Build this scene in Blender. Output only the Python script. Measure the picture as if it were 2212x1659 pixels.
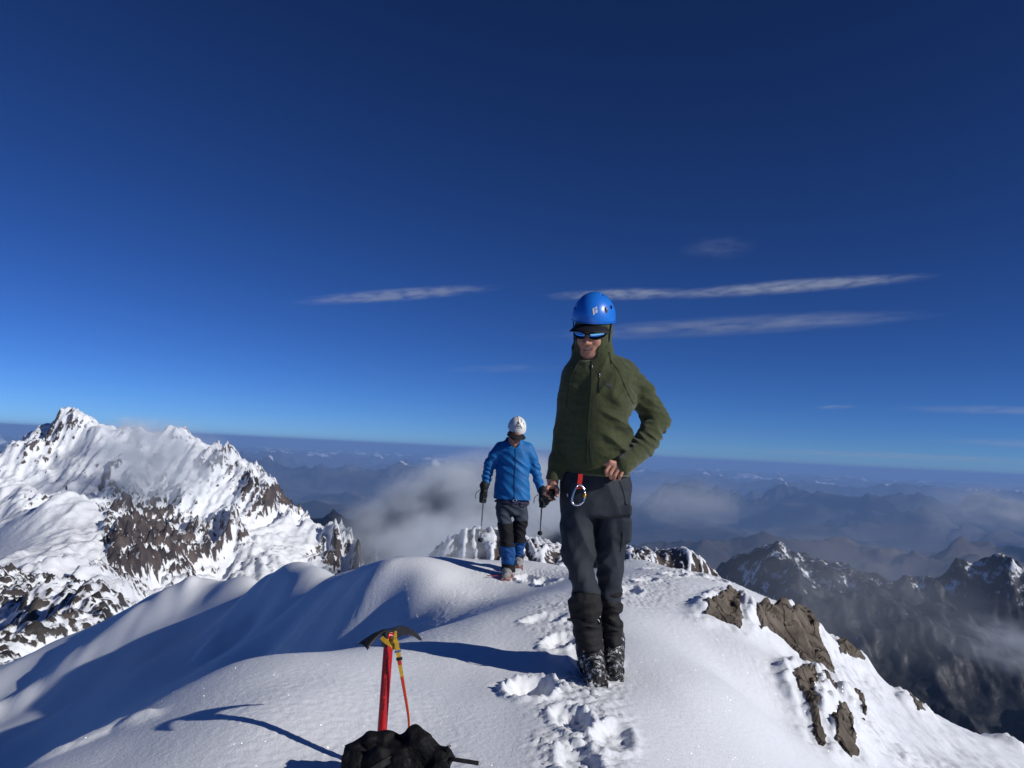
import bpy, math, random
import numpy as np
from mathutils import Matrix, Vector

for o in list(bpy.data.objects):
    bpy.data.objects.remove(o, do_unlink=True)
SC = bpy.context.scene
COL = SC.collection
R = math.radians

# ------------------------------------------------------------------ camera
EYE = np.array([0.0, 0.0, 1.03])
PITCH, ROLL, FPX = 4.75, 2.85, 1720.0          # FPX: focal length for a 2212 px wide picture
cd = bpy.data.cameras.new("camera")
cam = bpy.data.objects.new("camera", cd)
COL.objects.link(cam)
cd.sensor_width = 36.0
cd.lens = FPX / 2212 * 36
cd.clip_start = 0.05
cd.clip_end = 400000
CM = Matrix.Rotation(R(90 + PITCH), 3, 'X') @ Matrix.Rotation(R(ROLL), 3, 'Z')
cam.matrix_world = Matrix.Translation(Vector(EYE)) @ CM.to_4x4()
SC.camera = cam
CMN = np.array(CM)

# ------------------------------------------------------------------ sky and sun
SUN_EL, SUN_BACK = 26.5, 26.0                   # sun to the right, a little behind the viewer
S = np.array([math.cos(R(SUN_BACK)) * math.cos(R(SUN_EL)), -math.sin(R(SUN_BACK)) * math.cos(R(SUN_EL)), math.sin(R(SUN_EL))])
w = bpy.data.worlds.new("World")
SC.world = w
w.use_nodes = True
nt = w.node_tree
bg = nt.nodes['Background']
sky = nt.nodes.new('ShaderNodeTexSky')
sky.sky_type = 'NISHITA'
sky.sun_disc = False
sky.sun_elevation = R(SUN_EL)
sky.sun_rotation = math.atan2(S[0], S[1])
sky.altitude = 5200
sky.air_density = 1.0
sky.dust_density = 0.9
sky.ozone_density = 6.0
tint = nt.nodes.new('ShaderNodeMix'); tint.data_type = 'RGBA'; tint.blend_type = 'MULTIPLY'; tint.inputs[0].default_value = 1
tint.inputs[7].default_value = (0.435, 0.535, 0.67, 1)    # the deep blue of a high-altitude sky
gm = nt.nodes.new('ShaderNodeGamma'); gm.inputs[1].default_value = 1.35
nt.links.new(sky.outputs[0], gm.inputs[0])
nt.links.new(gm.outputs[0], tint.inputs[6])
nt.links.new(tint.outputs[2], bg.inputs[0])
bg.inputs[1].default_value = 0.064
sd = bpy.data.lights.new("sun", 'SUN')
sun = bpy.data.objects.new("sun", sd)
COL.objects.link(sun)
sd.energy = 4.0
sd.angle = R(0.53)
sd.color = (1.0, 0.96, 0.9)
sun.rotation_euler = Vector(S).to_track_quat('Z', 'Y').to_euler()
sun.location = (20, -10, 12)
SC.view_settings.view_transform = 'Standard'
SC.view_settings.look = 'None'
SC.view_settings.exposure = -0.13
SC.view_settings.gamma = 1.0
SC.cycles.use_denoising = True
SC.cycles.max_bounces = 8
SC.cycles.volume_bounces = 2
SC.cycles.transparent_max_bounces = 24
SC.cycles.volume_max_steps = 256

# ------------------------------------------------------------------ helpers
def ray(px, py):
    d = CMN @ np.array([(px - 1106) / FPX, (829.5 - py) / FPX, -1.0])
    return d

def W(px, py, y):
    """the point at ground distance y that is seen in direction (px, py)"""
    d = ray(px, py)
    return EYE + d * (y / d[1])

def WZ(px, py, z):
    d = ray(px, py)
    return EYE + d * ((z - EYE[2]) / d[2])

def unit(v):
    v = np.asarray(v, float); return v / np.linalg.norm(v)

def tag(o, label=None, cat=None, group=None, kind=None):
    if label: o['label'] = label
    if cat: o['category'] = cat
    if group: o['group'] = group
    if kind: o['kind'] = kind
    return o

def empty(name, loc, label=None, cat=None, group=None):
    o = bpy.data.objects.new(name, None)
    o.empty_display_size = 0.1
    o.location = loc
    COL.objects.link(o)
    return tag(o, label, cat, group)

def mesh_np(name, V, F, mat=None, parent=None, smooth=True, attrs=None, mats=None):
    """one mesh object from numpy arrays; F (n,4) or (n,3)"""
    V = np.asarray(V, np.float32)
    me = bpy.data.meshes.new(name)
    if isinstance(F, np.ndarray):
        n = F.shape[1]
        me.vertices.add(len(V)); me.vertices.foreach_set('co', V.ravel())
        me.loops.add(F.size); me.loops.foreach_set('vertex_index', F.ravel().astype(np.int32))
        me.polygons.add(len(F)); me.polygons.foreach_set('loop_start', np.arange(0, F.size, n, dtype=np.int32))
        me.polygons.foreach_set('loop_total', np.full(len(F), n, np.int32))
        me.update(calc_edges=True)
    else:
        me.from_pydata([tuple(map(float, v)) for v in V], [], F)
        me.update()
    me.validate()
    me.polygons.foreach_set('use_smooth', np.full(len(me.polygons), smooth, bool))
    for k, a in (attrs or {}).items():
        at = me.attributes.new(k, 'FLOAT', 'POINT')
        at.data.foreach_set('value', np.asarray(a, np.float32).ravel())
    for m in (mats or ([mat] if mat else [])):
        me.materials.append(m)
    o = bpy.data.objects.new(name, me)
    COL.objects.link(o)
    if parent:
        o.parent = parent
        o.matrix_parent_inverse = Matrix.Translation(-Vector(parent.location)) if parent.parent is None else Matrix.Identity(4)
    return o

# ---- noise
_rng = np.random.RandomState(7)
_perm = np.concatenate([_rng.permutation(512)] * 2)
_ga = _rng.rand(512) * 2 * np.pi
_gx, _gy = np.cos(_ga).astype(np.float32), np.sin(_ga).astype(np.float32)
_g3 = _rng.randn(512, 3).astype(np.float32)
_g3 /= np.linalg.norm(_g3, axis=1)[:, None]

def n2(x, y):
    xi = np.floor(x).astype(np.int32); yi = np.floor(y).astype(np.int32)
    fx = (x - xi).astype(np.float32); fy = (y - yi).astype(np.float32)
    u = fx * fx * fx * (fx * (fx * 6 - 15) + 10); v = fy * fy * fy * (fy * (fy * 6 - 15) + 10)
    def g(a, b, dx, dy):
        h = _perm[(_perm[a & 511] + b) & 511]
        return _gx[h] * dx + _gy[h] * dy
    a = g(xi, yi, fx, fy); b = g(xi + 1, yi, fx - 1, fy)
    c = g(xi, yi + 1, fx, fy - 1); d = g(xi + 1, yi + 1, fx - 1, fy - 1)
    return ((a + u * (b - a)) + v * ((c + u * (d - c)) - (a + u * (b - a)))) * 1.5

def n3(x, y, z):
    xi = np.floor(x).astype(np.int32); yi = np.floor(y).astype(np.int32); zi = np.floor(z).astype(np.int32)
    fx = (x - xi).astype(np.float32); fy = (y - yi).astype(np.float32); fz = (z - zi).astype(np.float32)
    u = fx * fx * (3 - 2 * fx); v = fy * fy * (3 - 2 * fy); t = fz * fz * (3 - 2 * fz)
    r = 0
    for i in (0, 1):
        for j in (0, 1):
            for k in (0, 1):
                h = _perm[(_perm[(_perm[(xi + i) & 511] + yi + j) & 511] + zi + k) & 511]
                g = _g3[h]
                wgt = (u if i else 1 - u) * (v if j else 1 - v) * (t if k else 1 - t)
                r = r + wgt * (g[..., 0] * (fx - i) + g[..., 1] * (fy - j) + g[..., 2] * (fz - k))
    return r * 1.5

def fbm(x, y, o=5, gain=0.5, lac=2.03):
    r, a = 0, 1.0
    for i in range(o):
        r = r + a * n2(x + 17.3 * i, y - 9.1 * i); a *= gain; x = x * lac; y = y * lac
    return r

def ridged(x, y, o=6, gain=0.5, lac=2.05):
    r, a, wt = 0, 1.0, 1.0
    for i in range(o):
        s = 1 - np.abs(n2(x + 31.7 * i, y + 11.9 * i)); s = s * s * wt
        r = r + a * s; wt = np.clip(s * 1.6, 0, 1); a *= gain; x = x * lac; y = y * lac
    return r

def sstep(a, b, x):
    t = np.clip((x - a) / (b - a), 0, 1)
    return t * t * (3 - 2 * t)

def rbf(pts, c=0.5, lam=0.0):
    P = np.array(pts, float)
    xy, z = P[:, :2], P[:, 2]
    n = len(P)
    D = np.sqrt(((xy[:, None] - xy[None]) ** 2).sum(-1) + c * c) + lam * np.eye(n) * -1
    A = np.zeros((n + 3, n + 3)); A[:n, :n] = D; A[:n, n] = 1; A[:n, n + 1:] = xy
    A[n, :n] = 1; A[n + 1:, :n] = xy.T
    co = np.linalg.solve(A, np.concatenate([z, [0, 0, 0]]))
    def f(X, Y):
        r = co[n] + co[n + 1] * X + co[n + 2] * Y
        for i in range(n):
            r = r + co[i] * np.sqrt((X - xy[i, 0]) ** 2 + (Y - xy[i, 1]) ** 2 + c * c)
        return r
    return f

def grid_faces(nr, nc):
    i = np.arange(nr * nc).reshape(nr, nc)
    return np.stack([i[:-1, :-1], i[:-1, 1:], i[1:, 1:], i[1:, :-1]], -1).reshape(-1, 4)

def blur(a, n=1):
    for _ in range(n):
        p = np.pad(a, 1, mode='edge')
        a = (p[1:-1, 1:-1] * 4 + (p[:-2, 1:-1] + p[2:, 1:-1] + p[1:-1, :-2] + p[1:-1, 2:]) * 2 + p[:-2, :-2] + p[2:, 2:] + p[:-2, 2:] + p[2:, :-2]) / 16
    return a

# ---- materials
def mat(name, rgb=(0.5, 0.5, 0.5), rough=0.7, spec=0.3, metal=0.0, noise=None, bump=None, sheen=0.0, coat=0.0):
    """principled material; noise = (scale, amount) mottles the colour, bump = [(scale, strength, distance)]"""
    m = bpy.data.materials.new(name)
    m.use_nodes = True
    t = m.node_tree
    b = t.nodes['Principled BSDF']
    b.inputs['Base Color'].default_value = (*rgb, 1)
    b.inputs['Roughness'].default_value = rough
    b.inputs['Specular IOR Level'].default_value = spec
    b.inputs['Metallic'].default_value = metal
    b.inputs['Sheen Weight'].default_value = sheen
    b.inputs['Coat Weight'].default_value = coat
    tc = t.nodes.new('ShaderNodeTexCoord')
    if noise:
        sc, am = noise
        n = t.nodes.new('ShaderNodeTexNoise'); n.inputs['Scale'].default_value = sc; n.inputs['Detail'].default_value = 6
        t.links.new(tc.outputs['Object'], n.inputs['Vector'])
        mr = t.nodes.new('ShaderNodeMapRange'); mr.inputs[1].default_value = 0.3; mr.inputs[2].default_value = 0.7
        mr.inputs[3].default_value = 1 - am; mr.inputs[4].default_value = 1 + am
        t.links.new(n.outputs['Fac'], mr.inputs[0])
        mx = t.nodes.new('ShaderNodeMix'); mx.data_type = 'RGBA'; mx.blend_type = 'MULTIPLY'; mx.inputs[0].default_value = 1
        mx.inputs[6].default_value = (*rgb, 1)
        t.links.new(mr.outputs[0], mx.inputs[7])
        t.links.new(mx.outputs[2], b.inputs['Base Color'])
    prev = None
    for sc, st, dist in (bump or []):
        n = t.nodes.new('ShaderNodeTexNoise'); n.inputs['Scale'].default_value = sc; n.inputs['Detail'].default_value = 4
        t.links.new(tc.outputs['Object'], n.inputs['Vector'])
        bp = t.nodes.new('ShaderNodeBump'); bp.inputs['Strength'].default_value = st; bp.inputs['Distance'].default_value = dist
        t.links.new(n.outputs['Fac'], bp.inputs['Height'])
        if prev: t.links.new(prev, bp.inputs['Normal'])
        prev = bp.outputs['Normal']
    if prev: t.links.new(prev, b.inputs['Normal'])
    return m
# ------------------------------------------------------------------ snow and rock materials
def snow_mat(name, bump, rock=False, rock_rgb=(0.085, 0.068, 0.056), scale=1.0, rgb=(0.84, 0.87, 0.91), amp=1.5):
    m = mat(name, rgb, rough=0.55, spec=0.25, bump=bump)
    if not rock: return m
    t = m.node_tree; b = t.nodes['Principled BSDF']
    tc = next(n for n in t.nodes if n.type == 'TEX_COORD')
    a = t.nodes.new('ShaderNodeAttribute'); a.attribute_name = 'rock'
    n1 = t.nodes.new('ShaderNodeTexNoise'); n1.inputs['Scale'].default_value = 0.055 * scale; n1.inputs['Detail'].default_value = 8; n1.inputs['Roughness'].default_value = 0.72
    mp = t.nodes.new('ShaderNodeMapping'); mp.inputs['Scale'].default_value = (1, 1, 0.45)
    t.links.new(tc.outputs['Object'], mp.inputs[0]); t.links.new(mp.outputs[0], n1.inputs['Vector'])
    ad = t.nodes.new('ShaderNodeMath'); ad.operation = 'MULTIPLY_ADD'; ad.inputs[1].default_value = amp; ad.inputs[2].default_value = -amp / 2
    t.links.new(n1.outputs['Fac'], ad.inputs[0])
    sm = t.nodes.new('ShaderNodeMath'); sm.operation = 'ADD'
    t.links.new(a.outputs['Fac'], sm.inputs[0]); t.links.new(ad.outputs[0], sm.inputs[1])
    mr = t.nodes.new('ShaderNodeMapRange'); mr.inputs[1].default_value = 0.46; mr.inputs[2].default_value = 0.56
    t.links.new(sm.outputs[0], mr.inputs[0])
    n2_ = t.nodes.new('ShaderNodeTexNoise'); n2_.inputs['Scale'].default_value = 0.02 * scale; n2_.inputs['Detail'].default_value = 7
    t.links.new(tc.outputs['Object'], n2_.inputs['Vector'])
    cr = t.nodes.new('ShaderNodeValToRGB')
    e = cr.color_ramp.elements
    e[0].position = 0.35; e[0].color = (rock_rgb[0] * 0.55, rock_rgb[1] * 0.55, rock_rgb[2] * 0.6, 1)
    e[1].position = 0.68; e[1].color = (rock_rgb[0] * 1.7, rock_rgb[1] * 1.6, rock_rgb[2] * 1.5, 1)
    t.links.new(n2_.outputs['Fac'], cr.inputs[0])
    mx = t.nodes.new('ShaderNodeMix'); mx.data_type = 'RGBA'
    mx.inputs[6].default_value = (*rgb, 1)
    t.links.new(mr.outputs[0], mx.inputs[0]); t.links.new(cr.outputs[0], mx.inputs[7])
    t.links.new(mx.outputs[2], b.inputs['Base Color'])
    return m

# ------------------------------------------------------------------ far land to the horizon
def far_height(x, y):
    wx = x + 2600 * n2(x / 9000 + 3, y / 9000) + 700 * n2(x / 2600, y / 2600); wy = y + 2600 * n2(x / 9000, y / 9000 + 8) + 700 * n2(x / 2600 + 5, y / 2600)
    d = np.sqrt(x * x + y * y)
    low = fbm(x / 21000 + 1.7, y / 16000 + 4.2, 3)
    rng = 0.22 + 0.78 * sstep(-0.40, 0.16, low + 0.2 * sstep(60000, 80000, d))
    rd = ridged(wx / 8200, wy / 6200, 9, 0.53)
    near = 1.15 - 0.3 * (1 - sstep(9000, 24000, d)) - 0.35 * sstep(50000, 85000, d)
    h = -2320 + rng * (rd - 0.42) * 980 * near + 36 * fbm(x / 700, y / 700, 4)
    return h + 260 * sstep(38000, 75000, d) * rng + 780 * sstep(60000, 112000, d)

NR, NC = 900, 760
rr = np.exp(np.linspace(math.log(2400), math.log(125000), NR))
aa = np.radians(np.linspace(-50, 50, NC))
RR, AA = np.meshgrid(rr, aa, indexing='ij')
X, Y = RR * np.sin(AA), RR * np.cos(AA)
H = far_height(X, Y)
sn = (H - 780 * sstep(60000, 112000, RR) + 960 + 300 * sstep(58000, 84000, RR) + 260 * fbm(X / 1200, Y / 1200, 5, 0.65) + 330 * n2(X / 15000 + .3, Y / 9000)) / 220 * sstep(24000, 42000, Y) - 0.5
gy, gx = np.gradient(H)
m = bpy.data.materials.new("hill_ground"); m.use_nodes = True
t = m.node_tree; b = t.nodes['Principled BSDF']; b.inputs['Roughness'].default_value = 0.95; b.inputs['Specular IOR Level'].default_value = 0.1
tc = t.nodes.new('ShaderNodeTexCoord')
n1 = t.nodes.new('ShaderNodeTexNoise'); n1.inputs['Scale'].default_value = 0.0006; n1.inputs['Detail'].default_value = 9
t.links.new(tc.outputs['Object'], n1.inputs['Vector'])
cr = t.nodes.new('ShaderNodeValToRGB'); e = cr.color_ramp.elements
e[0].position = 0.36; e[0].color = (0.018, 0.017, 0.014, 1); e[1].position = 0.66; e[1].color = (0.115, 0.098, 0.09, 1)
t.links.new(n1.outputs['Fac'], cr.inputs[0])
at = t.nodes.new('ShaderNodeAttribute'); at.attribute_name = 'snow'
mr = t.nodes.new('ShaderNodeMapRange'); mr.inputs[1].default_value = 0.4; mr.inputs[2].default_value = 0.7
t.links.new(at.outputs['Fac'], mr.inputs[0])
mx = t.nodes.new('ShaderNodeMix'); mx.data_type = 'RGBA'; mx.inputs[7].default_value = (0.8, 0.84, 0.9, 1)
t.links.new(mr.outputs[0], mx.inputs[0]); t.links.new(cr.outputs[0], mx.inputs[6]); t.links.new(mx.outputs[2], b.inputs['Base Color'])
CURVE = 2 * 6371000.0
far = mesh_np('hills', np.stack([X, Y, H - (X * X + Y * Y) / CURVE], -1).reshape(-1, 3), grid_faces(NR, NC), m, attrs={'snow': sn})
tag(far, kind='structure')
# the plain beneath everything, round to the horizon on every side
rr = np.concatenate([[0], np.exp(np.linspace(math.log(300), math.log(260000), 60))]); aa = np.radians(np.linspace(0, 360, 121))
RR, AA = np.meshgrid(rr, aa, indexing='ij')
gp = mesh_np('terrain', np.stack([RR * np.sin(AA), RR * np.cos(AA), -2900 - RR * RR / CURVE], -1).reshape(-1, 3), grid_faces(len(rr), len(aa)), m)
tag(gp, kind='structure')

# ------------------------------------------------------------------ mountains built on control points
def mountain(name, pts, x0, x1, y0, y1, step, ribs, rockf, material, c=60, rot=0.0, post=None):
    f = rbf(pts, c)
    xs = np.arange(x0, x1 + step, step); ys = np.arange(y0, y1 + step, step)
    Yg, Xg = np.meshgrid(ys, xs, indexing='ij')
    B = f(Xg, Yg)
    H = B + ribs(Xg, Yg, B)
    if post is not None: H = post(Xg, Yg, H)
    gy, gx = np.gradient(H, step)
    slope = np.hypot(gx, gy)
    rk = rockf(Xg, Yg, H, slope, gx, gy)
    o = mesh_np(name, np.stack([Xg, Yg, H], -1).reshape(-1, 3), grid_faces(len(ys), len(xs)), material, attrs={'rock': rk})
    return tag(o, kind='structure')

P = W
LM = [P(136, 930, 1500), P(110, 958, 1490), P(70, 966, 1450), P(44, 1003, 1420), P(0, 1014, 1400), P(-120, 1060, 1350),
      P(158, 940, 1500), P(199, 925, 1510), P(225, 955, 1530), P(265, 948, 1560), P(331, 940, 1580), P(383, 941, 1570), P(419, 965, 1560), P(449, 960, 1550),
      P(515, 1003, 1520), P(581, 1040, 1500), P(640, 1084, 1480), P(699, 1136, 1450), P(758, 1184, 1420), P(802, 1220, 1400), P(900, 1300, 1380),
      P(300, 1040, 1440), P(380, 1030, 1450), P(250, 1070, 1370), P(300, 1150, 1260), P(450, 1150, 1310), P(400, 1080, 1380), P(500, 1110, 1400),
      P(550, 1190, 1280), P(640, 1210, 1280), P(700, 1215, 1330), P(100, 1100, 1260), P(184, 1080, 1200), P(100, 1180, 1010), P(50, 1220, 860),
      P(220, 1262, 720), P(120, 1238, 760), P(0, 1150, 1130), P(-100, 1250, 1100), P(350, 1270, 980), P(450, 1280, 1020), P(250, 1170, 1050), P(230, 1230, 800),
      P(60, 1045, 1380), P(-60, 1300, 800), P(420, 1230, 1180), P(560, 1260, 1150), P(350, 1220, 1120), P(0, 1270, 700), P(330, 1330, 760),
      P(136, 1100, 2000), P(450, 1160, 2050), P(800, 1400, 1800), P(-200, 1250, 1900), P(1000, 1500, 1700),
      P(300, 1450, 560), P(100, 1420, 560), P(600, 1400, 900), P(-300, 1350, 700)]

LM_ROCK = [(250, 1150, 50, 90, 1.0), (300, 1180, 60, 70, 1.1), (350, 1120, 60, 70, 0.9), (420, 1180, 55, 55, 1.0), (500, 1160, 45, 55, 1.05), (330, 1230, 80, 40, .9),
           (570, 1085, 55, 30, 1.2), (600, 1062, 45, 20, 1.1), (470, 1005, 40, 36, 1.1), (540, 1040, 30, 22, 1.0), (650, 1100, 30, 25, 1.0), (720, 1190, 60, 40, 1.3), (780, 1215, 50, 30, 1.6), (330, 1030, 45, 40, .7), (385, 948, 28, 18, .55), (130, 915, 32, 26, .7), (165, 925, 30, 22, .6),
           (90, 970, 40, 40, .7), (240, 1040, 40, 50, .6), (90, 1090, 60, 40, .55), (200, 1150, 20, 60, -.5), (80, 1190, 80, 50, -1.2), (600, 1160, 60, 55, -.9), (480, 1080, 40, 30, -.5), (420, 1020, 50, 20, -.5), (270, 1260, 60, 20, -.6)]

def lm_crag(X, Y, H):
    """where the mountain's crags stand: blobs given as directions from the summit"""
    d = np.stack([X - EYE[0], Y - EYE[1], H - EYE[2]], -1) @ CMN
    px = 1106 + FPX * d[..., 0] / -d[..., 2]; py = 829.5 - FPX * d[..., 1] / -d[..., 2]
    px = px + 14 * n2(X / 40, H / 40); py = py + 14 * n2(X / 40 + 5, H / 40 + 3)
    r = 0
    for (cx, cy, sx, sy, a) in LM_ROCK:
        r = r + a * np.exp(-((px - cx) / sx) ** 2 - ((py - cy) / sy) ** 2)
    return r

def lm_ribs(X, Y, B):
    wx = X + 25 * n2(X / 140, Y / 140); wy = Y + 25 * n2(X / 140 + 5, Y / 140)
    big = ridged(wx / 210 + 2.3, wy / 330 + 0.7, 7, 0.56) - 1.05
    fine = ridged(wx / 44, wy / 110, 6, 0.6) - 1.05
    smooth = np.exp(-(((X + 690) / 150) ** 2 + ((Y - 980) / 260) ** 2))            # the wind-packed saddle
    bare = np.clip(1 - smooth * 1.1, 0.05, 1)
    cr = np.clip(lm_crag(X, Y, B), 0, 1.2)
    step = 9 * n2(X / 30 + 4, B / 26) * cr
    return bare * ((14 + 14 * cr) * big + (6.5 + 17 * cr) * fine + step + 2.2 * fbm(X / 13, Y / 13, 3))

def lm_rock(X, Y, H, slope, gx, gy):
    r = -0.10 + 0.36 * sstep(0.8, 1.9, slope) + 0.34 * np.clip(lm_crag(X, Y, H), -1, 1.3)
    return r + np.clip((H - blur(H, 5)) / 7, -0.25, 0.2)

M_LM = snow_mat('mountain_snow', [(0.25, 0.5, 2.0)], rock=True, rock_rgb=(0.068, 0.055, 0.05), scale=1.7, amp=2.0)
mountain('snowy_mountain', LM, -1500, 120, 560, 2050, 2.9, lm_ribs, lm_rock, M_LM, c=40)

# the buttress below us on the left; rock colour darkened in place of shade
SP = [P(-120, 1225, 700), P(-60, 1228, 640), P(20, 1240, 570), P(100, 1245, 500), P(170, 1262, 430), P(212, 1278, 385), P(230, 1300, 360),
      P(200, 1330, 330), P(150, 1375, 300), P(100, 1330, 380), P(100, 1390, 330), P(20, 1320, 430), P(20, 1400, 370), P(-60, 1320, 480), P(-60, 1420, 400), P(0, 1450, 330), P(60, 1345, 385), P(75, 1335, 330), P(60, 1380, 300), P(90, 1420, 280), P(20, 1440, 270),
      P(300, 1420, 420), P(320, 1480, 330), P(240, 1340, 470), P(150, 1320, 560), P(60, 1310, 640), P(-40, 1300, 720), P(60, 1560, 220), P(-200, 1480, 380), P(200, 1520, 250), P(-200, 1300, 640)]
def sp_ribs(X, Y, B):
    wx = X + 6 * n2(X / 30, Y / 30)
    return 8 * (ridged(wx / 46, Y / 90, 6, 0.58) - 1.07) + 2.5 * fbm(X / 5, Y / 5, 3)
mountain('rock_spur', SP, -420, -60, 180, 620, 1.2, sp_ribs, lambda X, Y, H, s, gx, gy: 0.26 + 0.3 * sstep(0.8, 1.9, s) + np.clip((H - blur(H, 5)) / 3, -.3, .3),
         snow_mat('spur_snow', [(0.6, 0.5, 0.8)], rock=True, rock_rgb=(0.05, 0.045, 0.042), scale=3.5), c=15)

# dark ridges in the middle distance
MR = [P(1560, 1215, 3000), P(1620, 1185, 3000), P(1680, 1170, 3000), P(1760, 1195, 2950), P(1830, 1230, 2900), P(1900, 1265, 2850), P(1980, 1300, 2700), P(2060, 1240, 3000),
      P(2110, 1175, 3100), P(2150, 1165, 3100), P(2200, 1195, 3100), P(2280, 1230, 3100), P(2420, 1260, 3000), P(2010, 1280, 2900), P(1500, 1270, 3000), P(1440, 1320, 2900),
      P(1700, 1330, 2500), P(1800, 1400, 2300), P(1640, 1330, 2550), P(1900, 1400, 2300), P(2000, 1420, 2350), P(2110, 1330, 2650), P(2200, 1350, 2600), P(2080, 1480, 2100), P(1950, 1520, 1950), P(2160, 1580, 1850), P(2250, 1480, 2200), P(2350, 1500, 2100),
      P(1500, 1450, 2400), P(1700, 1500, 2000), P(2400, 1650, 1800), P(2050, 1700, 1600), P(1650, 1600, 1700),
      P(1680, 1330, 3900), P(2140, 1330, 4000), P(1300, 1350, 4000), P(2600, 1400, 4000), P(1950, 1380, 3900), P(1200, 1450, 3000)]
def mr_ribs(X, Y, B):
    wx = X + 60 * n2(X / 420, Y / 420); wy = Y + 60 * n2(X / 420 + 9, Y / 420)
    return 95 * (ridged(wx / 520 + 1.1, wy / 760 + 0.4, 7, 0.52) - 1.05) + 9 * fbm(X / 60, Y / 60, 3)
def mr_rock(X, Y, H, slope, gx, gy):
    return 0.86 - 0.27 * sstep(-540, -330, H + 60 * n2(X / 200, Y / 200)) - np.clip((blur(H, 6) - H) / 45, -0.02, 0.36) * sstep(-800, -430, H)
M_MR = snow_mat('crag_rock', [(0.05, 0.6, 6.0)], rock=True, rock_rgb=(0.018, 0.019, 0.023), scale=0.45)
MR = [p - np.array([0, 0, 62.0]) for p in MR]
mountain('rocky_mountain', MR, 150, 2700, 1500, 4100, 7.0, mr_ribs, mr_rock, M_MR, c=120)

MC = [P(640, 1085, 4200), P(700, 1065, 4200), P(740, 1062, 4100), P(800, 1075, 4000), P(850, 1062, 4100), P(880, 1060, 4100), P(950, 1030, 4200), P(970, 1045, 4100), P(1060, 1110, 3600), P(600, 1130, 4200), P(500, 1160, 4300),
      P(700, 1150, 3600), P(800, 1160, 3500), P(900, 1170, 3300), P(1000, 1120, 3200), P(850, 1240, 2700), P(1000, 1260, 2500), P(700, 1260, 2900), P(1150, 1200, 3000), P(1150, 1300, 2500),
      P(600, 1200, 5200), P(800, 1180, 5300), P(1000, 1160, 5400), P(1200, 1250, 5000), P(400, 1250, 5000), P(400, 1300, 3500)]
def mc_ribs(X, Y, B):
    wx = X + 70 * n2(X / 420, Y / 420 + 2)
    return 90 * (ridged(wx / 560 + 4.1, Y / 800 + 1.4, 7, 0.52) - 1.02) + 8 * fbm(X / 60, Y / 60, 3)
MC = [p - np.array([0, 0, 105.0]) for p in MC]
mountain('rocky_ridge', MC, -1900, 700, 2400, 5400, 8.0, mc_ribs, lambda X, Y, H, s, gx, gy: 0.82 - 0.28 * sstep(-390, -180, H + 80 * n2(X / 160, Y / 160)) - np.clip((blur(H, 6) - H) / 60, -.05, .3), M_MR, c=120)

# bright fluted crests behind the climbers' heels
FL = [P(1000, 1110, 900), P(1020, 1150, 860), P(1050, 1195, 800), P(1075, 1225, 760), P(960, 1135, 930), P(920, 1170, 930), P(860, 1220, 900), P(1000, 1200, 780), P(930, 1230, 780), P(1110, 1260, 740),
      P(1130, 1165, 820), P(1145, 1160, 830), P(1180, 1155, 850), P(1210, 1180, 830), P(1130, 1210, 760), P(1170, 1210, 760), P(1240, 1205, 820), P(1290, 1190, 850), P(1355, 1155, 880), P(1375, 1160, 870), P(1400, 1180, 860), P(1440, 1150, 900), P(1480, 1152, 900), P(1510, 1185, 890), P(1560, 1235, 880), P(1640, 1300, 860),
      P(1380, 1215, 760), P(1440, 1220, 770), P(1500, 1240, 780), P(1300, 1240, 740), P(1220, 1260, 720), P(1000, 1320, 620), P(1200, 1350, 600), P(1400, 1330, 620), P(850, 1350, 700), P(1600, 1400, 650),
      P(1750, 1560, 800), P(1900, 1750, 700), P(2200, 1950, 600), P(1900, 1800, 1100), P(2200, 2000, 900), P(1000, 1250, 1250), P(1200, 1280, 1250), P(1450, 1270, 1280), P(800, 1330, 1200), P(1650, 1380, 1200)]
def fl_ribs(X, Y, B):
    return 10 * (ridged(X / 40 + 0.3 * n2(X / 80, Y / 80), Y / 260 + .5, 6, 0.6) - 1.1) + 1.6 * fbm(X / 12, Y / 12, 3)
FL = [p - np.array([0, 0, 26.0]) for p in FL]
mountain('snow_flutes', FL, -260, 420, 560, 1300, 2.2, fl_ribs, lambda X, Y, H, s, gx, gy: 0.58 + 0.08 * sstep(60, 120, X) + 0.06 * sstep(0.9, 2.0, s) - np.clip((H - blur(H, 6)) / 5, -.35, .35) - 0.12 * np.exp(-((X - 30) / 60) ** 2), snow_mat('flute_snow', [(0.3, 0.5, 1.5)], rock=True, rock_rgb=(0.07, 0.055, 0.045), scale=2.0), c=40)

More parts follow.
